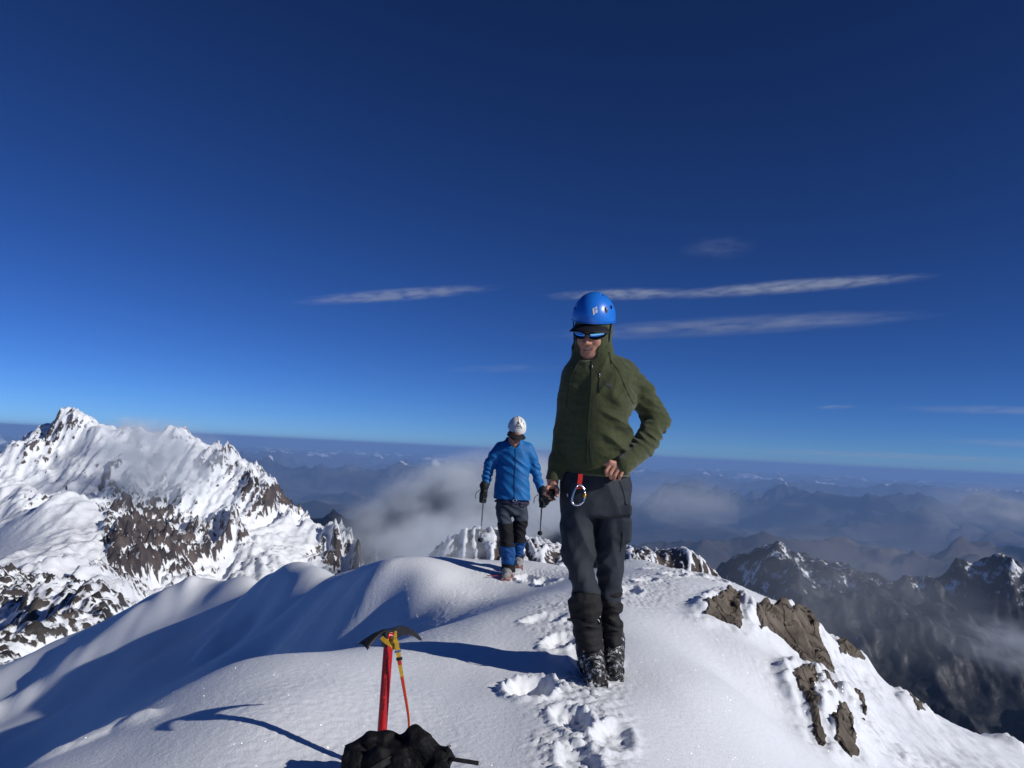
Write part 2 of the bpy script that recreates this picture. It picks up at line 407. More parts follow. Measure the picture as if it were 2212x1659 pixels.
# ------------------------------------------------------------------ the summit ridge we stand on
Z = WZ
NS = [  # plateau around the standing climber
    Z(1106, 1659, 0), Z(1300, 1659, 0), Z(900, 1659, 0), Z(1106, 1560, 0), Z(1300, 1550, 0), Z(1290, 1445, 0), Z(1100, 1440, -0.01), Z(900, 1470, 0.0), Z(740, 1560, 0.03), Z(640, 1540, .05), (0, 0, 0), (0.3, 1.5, 0), (-0.7, 1.6, 0.03), (0, -2, 0), (-1.2, -2, -.2), (1.6, -2, -.3),
    Z(600, 1640, 0.02), Z(430, 1600, 0.02),
    # its left rim
    W(895, 1383, 4.5), W(780, 1398, 4.32), W(640, 1420, 4.1), W(500, 1436, 3.9), W(420, 1468, 3.7), W(350, 1503, 3.5), W(285, 1545, 3.32), W(230, 1583, 3.15), W(100, 1643, 2.95), W(170, 1659, 2.7), (-1.75, 1.5, -.12), (-2.4, 1.2, -.45), (-3.4, 1.0, -1.0),
    # crest lump behind, running up to the right
    W(905, 1366, 4.95), W(1020, 1335, 5.15), W(1120, 1305, 5.5), W(1235, 1278, 5.9), W(1340, 1270, 6.0), W(1150, 1360, 4.65), W(1050, 1368, 4.55), W(960, 1376, 4.5), W(1350, 1330, 5.0),
    # hollow in shadow
    W(800, 1350, 8.4), W(880, 1335, 8.0), W(700, 1370, 8.9), W(600, 1395, 10.2), W(960, 1310, 7.8), W(1050, 1293, 8.0), W(1150, 1270, 8.2),
    # dome left of the far climber
    W(1080, 1240, 8.9), W(1000, 1211, 9.3), W(940, 1203, 9.4), W(870, 1208, 9.5), W(820, 1217, 9.5), W(760, 1236, 10.2), W(700, 1254, 11.2), W(660, 1237, 12.6), W(620, 1229, 13.2), W(580, 1240, 14.0), W(900, 1260, 8.4), W(800, 1270, 8.7), W(1000, 1250, 8.6), W(1120, 1232, 9.2), W(1160, 1213, 9.6), W(1220, 1228, 9.3),
    # far side of the crest and the right edge
    W(1300, 1225, 9.0), W(1350, 1210, 9.0), W(1400, 1212, 8.8), W(1440, 1225, 8.4), W(1500, 1240, 8.0), W(1560, 1252, 7.8), W(1620, 1276, 7.5), W(1680, 1302, 7.3), W(1740, 1345, 7.0), W(1790, 1400, 6.8), W(1830, 1408, 7.2), W(1880, 1445, 7.2), W(1940, 1495, 7.2), W(2000, 1536, 7.2), W(2060, 1565, 7.2), W(2110, 1588, 7.2), W(2160, 1595, 7.2), W(2212, 1640, 7.2), W(2400, 1760, 7.2),
    # right flank
    W(1400, 1300, 5.6), W(1400, 1400, 4.3), W(1500, 1500, 3.75), W(1500, 1659, 3.0), W(1620, 1659, 3.25), W(1740, 1659, 3.7), W(1850, 1659, 4.3), W(2000, 1659, 5.1), W(2120, 1659, 5.9), W(1500, 1330, 5.4), W(1560, 1380, 5.1), W(1640, 1420, 5.0), W(1640, 1530, 4.1), W(1740, 1480, 5.1), W(1800, 1480, 5.7), W(1840, 1560, 5.2), W(1920, 1560, 5.8), W(2050, 1620, 6.1), W(1700, 1580, 4.3), W(1600, 1310, 6.0), (2.6, 1.5, -1.2), (4.5, 2.0, -2.3), (5, -1, -2.6),
    # left flank across the gully
    W(100, 1550, 14.3), W(0, 1590, 14.0), W(300, 1450, 13.6), W(200, 1500, 14.0), W(400, 1425, 13.0), W(500, 1400, 12.2), W(0, 1640, 13.0), W(100, 1610, 12.8), W(260, 1550, 11.2), W(360, 1490, 11), W(480, 1430, 10.6),
    W(620, 1320, 11.8), W(660, 1280, 12.0), W(550, 1345, 12.9), W(480, 1330, 14.2), W(560, 1288, 13.4), W(400, 1372, 14.6), W(250, 1425, 15.2), W(100, 1495, 15.6), W(0, 1545, 15.6),
    W(300, 1360, 15.6), W(150, 1430, 16), W(0, 1490, 16.4), W(420, 1310, 15.4), W(540, 1252, 15.5), W(480, 1268, 16.5), W(400, 1283, 17.4), W(300, 1316, 17.6), W(200, 1360, 18), W(100, 1406, 18.2), W(0, 1454, 18.5), W(-200, 1545, 19), (-14.2, 20.5, -8.6), (-9.5, 20.3, -6.0), W(-200, 1650, 13.5),
    # the hidden floor of the gully
    (-2.3, 4.2, -1.05), (-2.2, 3.4, -.75), (-1.9, 4.9, -1.0), (-1.3, 5.4, -.75), (-3.2, 5.2, -2.1), (-2.6, 6.4, -2.0), (-4.5, 7.0, -3.4), (-3.3, 8.2, -2.5), (-6, 8.5, -4.1), (-7.5, 10.5, -5.3), (-5, 4.5, -3), (-7, 6, -5),
    # beyond the skyline everything drops
    (-14, 24, -16), (-8, 24, -14), (-4, 22, -14), (-4, 17.5, -5.2), (-2, 15, -4.6), (0, 12.5, -2.6), (1.2, 12, -2.4), (0, 16, -7), (3, 13, -5.5), (5, 10.5, -5), (7, 9.5, -5.2), (9, 7.5, -6), (4, 18, -12), (10, 16, -14), (14, 8, -11), (12, 0, -9), (-20, 28, -24), (-22, 14, -13), (-16, 3, -9), (0, 28, -22), (12, 28, -26), (-10, -6, -6), (8, -8, -7), (0, -8, -2)]
near_f = rbf(NS, 0.32)

xs = [-2.9]
while xs[-1] < 3.4: xs.append(xs[-1] + 0.0105)
st = 0.0105
while xs[-1] < 16: st *= 1.03; xs.append(xs[-1] + st)
left = [-2.9]; st = 0.0105
while left[-1] > -23: st *= 1.022; left.append(left[-1] - st)
xs = np.array(left[:0:-1] + xs)
ys = [-8.0]
while ys[-1] < 2.3: ys.append(ys[-1] + max(0.02, 0.12 * (2.5 - ys[-1]) / 2))
while ys[-1] < 28: ys.append(ys[-1] + 0.0036 * ys[-1] * (1 if ys[-1] < 13 else 2.2))
ys = np.array(ys)
NY, NX = np.meshgrid(ys, xs, indexing='ij')

def seg_d(X, Y, a, b):
    a = np.array(a[:2]); b = np.array(b[:2]); d = b - a
    t = np.clip(((X - a[0]) * d[0] + (Y - a[1]) * d[1]) / (d @ d), 0, 1)
    return np.hypot(X - a[0] - t * d[0], Y - a[1] - t * d[1])

def trampled(X, Y):
    m = 0
    for pl, wd, amp in TRAILS:
        for a, b in zip(pl[:-1], pl[1:]):
            m = np.maximum(m, amp * (1 - sstep(0.35 * wd, wd, seg_d(X, Y, a, b))))
    return m

TRAILS = [([Z(1250, 1659, 0), Z(1265, 1580, 0), Z(1240, 1520, 0), Z(1270, 1470, 0)], 0.27, 1.0),
          ([Z(1120, 1480, 0), Z(1200, 1480, 0)], 0.17, 0.8),
          ([Z(1240, 1400, 0), Z(1190, 1350, 0), Z(1240, 1310, 0)], 0.22, 0.8),
          ([W(1350, 1290, 5.6), W(1420, 1245, 7.0), W(1540, 1245, 7.7)], 0.42, 0.75),
          ([W(1100, 1240, 8.9), W(1200, 1232, 9.0), W(1340, 1222, 8.9)], 0.55, 0.6),
          ([Z(890, 1600, 0), Z(1000, 1640, 0)], 0.1, 0.35),
          ([W(1420, 1225, 8.3), W(1560, 1256, 7.6), W(1680, 1306, 7.2)], 0.28, 0.7),
          ([W(1660, 1440, 4.85), W(1740, 1560, 4.4)], 0.22, 0.3)]
PRINTS = [  # centre, half length, half width, heading, depth
    (Z(1150, 1485, 0), 0.17, 0.11, 80, 0.12), (Z(1235, 1560, 0), 0.15, 0.075, 95, 0.07), (Z(1325, 1590, 0), 0.16, 0.075, 75, 0.05), (Z(1250, 1648, 0), 0.15, 0.07, 95, 0.05),
    (Z(1215, 1395, 0), 0.16, 0.09, 60, 0.07), (Z(1175, 1350, 0), 0.15, 0.1, 40, 0.05), (W(1395, 1262, 6.4), 0.16, 0.09, 70, 0.08), (W(1455, 1248, 7.1), 0.17, 0.1, 60, 0.09), (W(1500, 1252, 7.3), 0.17, 0.1, 80, 0.09), (W(1545, 1262, 7.2), 0.17, 0.1, 80, 0.09), (W(1360, 1280, 5.9), 0.15, 0.09, 80, 0.06),
    (W(1140, 1240, 8.75), 0.2, 0.12, 100, 0.1), (W(1180, 1252, 8.4), 0.2, 0.12, 100, 0.1), (Z(1280, 1425, 0), 0.2, 0.12, 90, 0.03), (W(1430, 1235, 7.8), 0.2, 0.1, 20, 0.08)]

ROCKS = [
    ([(1512, 1342), (1524, 1322), (1548, 1305), (1576, 1290), (1592, 1300), (1606, 1318), (1600, 1330), (1608, 1352), (1600, 1372), (1580, 1362), (1556, 1348), (1530, 1340)], 'dark craggy rock nearest the green climber, uppermost on the snowy flank', .08, 3),
    ([(1628, 1345), (1640, 1330), (1655, 1345), (1668, 1330), (1700, 1338), (1722, 1326), (1752, 1345), (1772, 1382), (1792, 1430), (1806, 1468), (1780, 1462), (1740, 1440), (1716, 1412), (1690, 1388), (1664, 1374), (1640, 1372)], 'largest rock slab on the snowy flank, tan and split by dark cracks', .12, 8),
    ([(1712, 1482), (1730, 1464), (1752, 1474), (1768, 1492), (1770, 1530), (1766, 1560), (1778, 1590), (1788, 1616), (1786, 1636), (1760, 1622), (1744, 1600), (1746, 1570), (1732, 1534), (1718, 1510)], 'long narrow brown rock blade running down the snow below the largest slab', .08, 5),
    ([(1772, 1476), (1792, 1482), (1806, 1498), (1804, 1540), (1788, 1518), (1776, 1500)], 'small reddish wedge of rock just below the largest slab', .06, 11),
    ([(1806, 1560), (1822, 1552), (1842, 1574), (1848, 1610), (1858, 1640), (1840, 1656), (1812, 1642), (1794, 1616), (1794, 1584)], 'hollowed dark rock at the lower edge, beside the long narrow blade', .08, 14),
    ([(1842, 1516), (1858, 1522), (1872, 1548), (1876, 1576), (1864, 1580), (1856, 1552)], 'thin black sliver of rock above the hollowed rock', .05, 17),
    ([(1806, 1402), (1830, 1406), (1862, 1424), (1870, 1442), (1840, 1428), (1812, 1420)], 'flat reddish rock under a snow cap on the skyline behind the largest slab', .05, 21),
    ([(1960, 1502), (1974, 1506), (1994, 1534), (2000, 1548), (1980, 1542), (1964, 1522)], 'small brown rock on the lower skyline beyond the other rocks', .06, 25),
    ([(2182, 1574), (2200, 1582), (2206, 1600), (2190, 1598), (2178, 1588)], 'rock at the far right end of the flank, half buried in rime', .06, 29)]
def hit_ground(px, py, f):
    d = ray(px, py); d = d / d[1]
    ys_ = np.arange(2.4, 8.5, .02)
    z = EYE[2] + d[2] * ys_; h = f(d[0] * ys_[None], ys_[None])[0]
    k = np.argmax(h > z) if (h > z).any() else np.argmax((h - z) / ys_)
    return np.array([d[0] * ys_[k], ys_[k], h[k]])
ROCK_BASES = []
for ol, _, lift_, _s in ROCKS:
    bs = np.array([hit_ground(*q, near_f) for q in ol]); ce = np.mean(ol, 0)
    # snow lies thick along the upper edges
    ROCK_BASES.append((bs, [(ol[i][1] + ol[(i + 1) % len(ol)][1]) / 2 < ce[1] - 6 + .35 * ((ol[i][0] + ol[(i + 1) % len(ol)][0]) / 2 - ce[0]) for i in range(len(ol))]))
# narrow wind ribs that stand up into the sun
RIBS = [([W(-120, 1596, 15.2), W(0, 1532, 15.6), W(150, 1450, 15.8), W(300, 1368, 15.9), W(390, 1318, 16.0)], .34, .24), ([W(480, 1325, 13.0), W(530, 1290, 13.1), W(590, 1246, 13.4)], .3, .12),
        ([W(330, 1318, 16.6), W(420, 1290, 16.3), W(520, 1262, 15.6)], .45, .08), ([W(20, 1480, 17), W(110, 1420, 17.5)], .35, .06),
        ([W(95, 1640, 2.98), W(170, 1605, 3.08), W(250, 1576, 3.2), W(300, 1588, 3.15)], .06, .03), ([W(600, 1395, 10.0), W(700, 1352, 9.2), W(790, 1300, 9.0)], .3, .06)]
def near_height(X, Y):
    B = near_f(X, Y)
    H = B
    for pl, wd, amp in RIBS:
        P_ = np.array(pl); k = (X > P_[:, 0].min() - 4 * wd) & (X < P_[:, 0].max() + 4 * wd) & (Y > P_[:, 1].min() - 4 * wd) & (Y < P_[:, 1].max() + 4 * wd)
        if not k.any(): continue
        x, y = X[k], Y[k]; dd = np.full(x.shape, 99.0)
        for a, b in zip(pl[:-1], pl[1:]): dd = np.minimum(dd, seg_d(x + .25 * wd * n2(x * 1.2 / wd, y * 1.2 / wd), y, a, b))
        H = H.copy(); H[k] += amp * np.exp(-(dd / wd) ** 2) * (1 + .35 * n2(x * .8 / wd, y * .8 / wd))
    for base, caps in ROCK_BASES:
        k = (X > base[:, 0].min() - .5) & (X < base[:, 0].max() + .5) & (Y > base[:, 1].min() - .5) & (Y < base[:, 1].max() + .5)
        if not k.any(): continue
        x, y = X[k], Y[k]; dd = np.full(x.shape, 9.0); up = np.zeros(x.shape)
        for i in range(len(base)):
            q = seg_d(x, y, base[i], base[(i + 1) % len(base)]); dd = np.minimum(dd, q)
            if caps[i]: up = np.maximum(up, np.exp(-((q - .02) / .085) ** 2))
        H = H.copy(); H[k] += (.022 * np.exp(-((dd - .03) / .07) ** 2) + .045 * up) * (1 + .5 * n2(x * 9, y * 9) + .3 * n2(x * 23, y * 23))
    d = np.hypot(X, Y)
    tr = trampled(X + 0.05 * n2(X * 6, Y * 6), Y + 0.05 * n2(X * 6 + 7, Y * 6))
    lump = np.abs(n2(X * 8, Y * 8)) * 0.2 + np.abs(n2(X * 17 + 3, Y * 17)) * 0.38 + np.abs(n2(X * 37, Y * 37)) * 0.45 + np.abs(n2(X * 71, Y * 71)) * 0.36
    H = H + tr * (0.030 * lump - 0.012)
    for c, L, wd, hd, dep in PRINTS:
        ca, sa = math.cos(R(hd)), math.sin(R(hd))
        dx, dy = X - c[0], Y - c[1]
        u, v = (dx * ca + dy * sa) / L, (-dx * sa + dy * ca) / wd
        r = np.sqrt(u * u + v * v) + 0.16 * n2(X * 11, Y * 11)
        H = H - 0.52 * dep * (1 - sstep(0.5, 1.06, r)) * (1 + 0.3 * n2(X * 25, Y * 25)) + 0.16 * dep * np.exp(-((r - 1.16) / 0.16) ** 2) * (1 + 1.2 * n2(X * 30, Y * 30))
    # wind texture
    flank = sstep(1.0, 2.4, X - 0.22 * (Y - 3.5))
    H = H + 0.012 * fbm(X * 1.2 + 3, Y * 0.7, 3) + (0.0006 + 0.0016 * sstep(0.0, 0.5, n2(X * 0.9 + 4, Y * 0.7))) * n2(X * 47 + 3 * n2(X * 5, Y * 5), Y * 31)
    H = H + flank * (0.030 * fbm(X * 3.0, Y * 2.0, 4) + 0.030 * np.abs(n2(X * 13, Y * 13)) * sstep(0.0, 0.35, n2(X * 1.3 + 2, Y * 1.1)))
    fr = sstep(4.6, 6.0, Y) * sstep(-4.0, -2.0, X)
    H = H + fr * 0.004 * n2(X * 24 + 3 * n2(X * 3, Y * 3), Y * 21) * sstep(-0.2, 0.3, n2(X * .8 + 9, Y * .6))
    return H

H = near_height(NX, NY)
M_SNOW = snow_mat('fresh_snow', [(420, 0.4, 0.003), (130, 0.3, 0.006), (42, 0.22, 0.012)])
t = M_SNOW.node_tree; b = t.nodes['Principled BSDF']                       # loose crystals that catch the sun here and there
tc = next(n for n in t.nodes if n.type == 'TEX_COORD')
vo = t.nodes.new('ShaderNodeTexVoronoi'); vo.inputs['Scale'].default_value = 300
t.links.new(tc.outputs['Object'], vo.inputs['Vector'])
v1 = t.nodes.new('ShaderNodeVectorMath'); v1.operation = 'SUBTRACT'; v1.inputs[1].default_value = (.5, .5, .5); t.links.new(vo.outputs['Color'], v1.inputs[0])
v2 = t.nodes.new('ShaderNodeVectorMath'); v2.operation = 'SCALE'; v2.inputs['Scale'].default_value = 2.6; t.links.new(v1.outputs[0], v2.inputs[0])
ge = t.nodes.new('ShaderNodeNewGeometry')
v3 = t.nodes.new('ShaderNodeVectorMath'); v3.operation = 'ADD'; t.links.new(v2.outputs[0], v3.inputs[0]); t.links.new(ge.outputs['Normal'], v3.inputs[1])
v4 = t.nodes.new('ShaderNodeVectorMath'); v4.operation = 'NORMALIZE'; t.links.new(v3.outputs[0], v4.inputs[0])
gs = t.nodes.new('ShaderNodeBsdfGlossy'); gs.inputs['Roughness'].default_value = 0.16; t.links.new(v4.outputs[0], gs.inputs['Normal'])
ms = t.nodes.new('ShaderNodeMixShader'); ms.inputs[0].default_value = 0.017
t.links.new(b.outputs[0], ms.inputs[1]); t.links.new(gs.outputs[0], ms.inputs[2]); t.links.new(ms.outputs[0], t.nodes['Material Output'].inputs['Surface'])
ridge = mesh_np('snow_ground', np.stack([NX, NY, H], -1).reshape(-1, 3), grid_faces(len(ys), len(xs)), M_SNOW)
tag(ridge, kind='structure')
def ground(x, y):
    return float(near_height(np.array([[float(x)]]), np.array([[float(y)]]))[0, 0])
# ------------------------------------------------------------------ the air between here and the horizon
def box_mesh(name, x0, x1, y0, y1, z0, z1, material, parent=None):
    V = [(x, y, z) for z in (z0, z1) for y in (y0, y1) for x in (x0, x1)]
    F = [(0, 2, 3, 1), (4, 5, 7, 6), (0, 1, 5, 4), (2, 6, 7, 3), (0, 4, 6, 2), (1, 3, 7, 5)]
    return mesh_np(name, V, F, material, parent, smooth=False)

hm = bpy.data.materials.new("haze_air"); hm.use_nodes = True
t = hm.node_tree; t.nodes.remove(t.nodes['Principled BSDF'])
pv = t.nodes.new('ShaderNodeVolumePrincipled')
pv.inputs['Color'].default_value = (0.32, 0.55, 1.0, 1)
pv.inputs['Density'].default_value = 2.5e-5
pv.inputs['Anisotropy'].default_value = 0.0
t.links.new(pv.outputs[0], t.nodes['Material Output'].inputs['Volume'])
hz = box_mesh('haze', -300000, 300000, -130000, 300000, -9500, 120, hm)
tag(hz, kind='stuff')

# ------------------------------------------------------------------ clouds: closed bodies of thin vapour
def cloud(name, label, a, b, dist, high, deep, dens, noise=(2.0, 2.0, 2.0), cut=(0.42, 0.72), seed=0.0, colour=(0.88, 0.94, 1.0), power=1.0, rough=.62):
    """a cloud lying between two directions a and b at ground distance dist, high metres tall and deep metres thick"""
    pa, pb = W(*a, dist), W(*b, dist)
    L = np.linalg.norm(pb - pa) / 2
    x = unit(pb - pa); y = unit(np.cross((0, 0, 1), x)); z = np.cross(x, y)
    m = bpy.data.materials.new(name + '_vapour'); m.use_nodes = True
    t = m.node_tree; t.nodes.remove(t.nodes['Principled BSDF'])
    pv = t.nodes.new('ShaderNodeVolumePrincipled'); pv.inputs['Color'].default_value = (*colour, 1); pv.inputs['Anisotropy'].default_value = 0.0
    tc = t.nodes.new('ShaderNodeTexCoord')
    ln = t.nodes.new('ShaderNodeVectorMath'); ln.operation = 'LENGTH'
    nzw = t.nodes.new('ShaderNodeTexNoise'); nzw.inputs['Scale'].default_value = 1.6; nzw.inputs['Detail'].default_value = 3
    mp = t.nodes.new('ShaderNodeMapping'); mp.inputs['Scale'].default_value = noise; mp.inputs['Location'].default_value = (seed, seed * .7, seed * 1.3)
    nz = t.nodes.new('ShaderNodeTexNoise'); nz.inputs['Scale'].default_value = 1.0; nz.inputs['Detail'].default_value = 6; nz.inputs['Roughness'].default_value = rough
    t.links.new(tc.outputs['Object'], ln.inputs[0]); t.links.new(tc.outputs['Object'], mp.inputs[0]); t.links.new(mp.outputs[0], nz.inputs['Vector'])
    f = t.nodes.new('ShaderNodeMapRange'); f.interpolation_type = 'SMOOTHSTEP'
    f.inputs[1].default_value = 1.0; f.inputs[2].default_value = 0.15
    t.links.new(ln.outputs['Value'], f.inputs[0])
    g_ = t.nodes.new('ShaderNodeMapRange'); g_.interpolation_type = 'SMOOTHSTEP'; g_.inputs[1].default_value = cut[0]; g_.inputs[2].default_value = cut[1]
    t.links.new(nz.outputs['Fac'], g_.inputs[0])
    q = t.nodes.new('ShaderNodeMath'); q.operation = 'MULTIPLY'; t.links.new(f.outputs[0], q.inputs[0]); t.links.new(g_.outputs[0], q.inputs[1])
    q2_ = t.nodes.new('ShaderNodeMath'); q2_.operation = 'MULTIPLY'; q2_.inputs[1].default_value = dens; t.links.new(q.outputs[0], q2_.inputs[0])
    t.links.new(q2_.outputs[0], pv.inputs['Density'])
    t.links.new(pv.outputs[0], t.nodes['Material Output'].inputs['Volume'])
    bmV = []; F = []
    nu, nv = 24, 14
    for i in range(1, nv):
        for j in range(nu):
            th = math.pi * i / nv; ph = 2 * math.pi * j / nu
            bmV.append((math.sin(th) * math.cos(ph), math.sin(th) * math.sin(ph), math.cos(th)))
    n = len(bmV); bmV += [(0, 0, 1), (0, 0, -1)]
    for i in range(nv - 2):
        for j in range(nu):
            F.append((i * nu + j, (i + 1) * nu + j, (i + 1) * nu + (j + 1) % nu, i * nu + (j + 1) % nu))
    for j in range(nu):
        F.append((n, j, (j + 1) % nu)); F.append((n + 1, (nv - 2) * nu + (j + 1) % nu, (nv - 2) * nu + j))
    o = mesh_np(name, bmV, F, m)
    o.matrix_world = Matrix.Translation(Vector((pa + pb) / 2)) @ Matrix(np.stack([x * L, y * deep / 2, z * high / 2], 1)).to_4x4()
    return tag(o, label, 'cloud', {'cirrus': 'high streaks of cloud', 'cloud_bank': 'cloud rising behind the ridge', 'cloud_wisp': 'wisps on the snowy peak'}.get(name, 'low clouds over the valleys'), 'stuff')

# high streaks, above the haze
cloud('cirrus', 'thin white streak of cloud left of the climbers', (600, 656), (1110, 619), 12000, 170, 900, 4.0e-3, (6.0, 2, 2.2), (.36, .66), 1.0)
cloud('cirrus', 'long white streak of cloud right of the blue helmet', (1360, 644), (2060, 594), 12000, 210, 900, 4.2e-3, (9.0, 2, 2.6), (.36, .66), 5.0)
cloud('cirrus', 'short white streak of cloud behind the blue helmet', (1150, 641), (1540, 631), 12200, 170, 900, 3.8e-3, (6.0, 2, 2.2), (.36, .66), 9.0)
cloud('cirrus', 'faint wide veil of cloud below the white streaks', (1080, 732), (2080, 676), 12500, 360, 1200, 1.5e-3, (6.0, 2, 2.4), (.34, .68), 14.0)
cloud('cirrus', 'faint wisp of cloud high in the sky', (1450, 540), (1650, 532), 12000, 420, 900, 4e-4, (2.0, 2, 2), (.36, .7), 19.0)
cloud('cirrus', 'small faint streak of cloud above the right horizon', (1750, 880), (1860, 878), 18000, 130, 900, 1.0e-3, (2.0, 2, 1), (.3, .7), 23.0)
cloud('cirrus', 'low faint streak of cloud at the right edge', (1880, 882), (2500, 890), 18000, 260, 900, 1.0e-3, (4.0, 2, 1), (.3, .7), 27.0)
cloud('cirrus', 'pale streak of cloud lowest at the right edge', (1950, 948), (2600, 975), 17000, 240, 900, 9e-4, (4.0, 2, 1), (.3, .7), 31.0)
cloud('cirrus', 'faint streak of cloud between the two climbers', (920, 800), (1250, 792), 15000, 200, 900, 5e-4, (3.0, 2, 1), (.33, .7), 36.0)
# vapour clinging to the mountains
cloud('cloud_bank', 'bank of cloud rising behind the ridge, left of the blue climber', (690, 1200), (1300, 1030), 1500, 250, 420, 0.10, (3.2, 2.2, 2.0), (.34, .70), 3.0, rough=.6)
cloud('cloud_bank', 'bank of cloud rising behind the ridge, left of the blue climber', (740, 1225), (1120, 1170), 1250, 150, 300, 0.045, (2.6, 2.2, 2.0), (.32, .70), 7.0)
cloud('cloud_bank', 'bank of cloud rising behind the ridge, left of the blue climber', (800, 1225), (1120, 1140), 560, 46, 90, 0.035, (2.6, 2.2, 2.0), (.36, .72), 17.0)
cloud('cloud_wisp', 'wisp of cloud blowing across the snowy peak', (170, 985), (520, 1010), 1330, 170, 220, 0.06, (2.8, 2.2, 2.2), (.40, .72), 11.0, rough=.66)
cloud('cloud_wisp', 'wisp of cloud blowing across the snowy peak', (190, 925), (420, 950), 1420, 80, 160, 0.04, (2.8, 2.2, 1.8), (.42, .72), 15.0, rough=.66)
cloud('low_cloud', 'soft low cloud right of the green climber', (1300, 1075), (1640, 1090), 3000, 240, 700, 0.0030, (2.0, 2, 1.8), (.30, .7), 21.0)
cloud('low_cloud', 'soft low cloud over the right valley', (1880, 1105), (2480, 1110), 4200, 380, 900, 0.0024, (4.0, 2, 2.2), (.38, .7), 25.0)
cloud('low_cloud', 'thin mist over the dark slopes at lower right', (2000, 1360), (2420, 1440), 1440, 120, 300, 0.010, (2.4, 2, 2.0), (.36, .72), 29.0)
cloud('low_cloud', 'thin mist over the dark crags right of the ridge', (1400, 1230), (2320, 1330), 1450, 330, 400, 0.0018, (2.4, 2, 2.0), (.22, .72), 33.0)
cloud('low_cloud', 'flat white cloud along the right horizon', (1380, 962), (2500, 1008), 70000, 900, 9000, 6e-5, (7.0, 2, 1.2), (.3, .6), 41.0)
# ------------------------------------------------------------------ sculpting with distance fields
def unit(v):
    v = np.asarray(v, float); return v / np.linalg.norm(v)

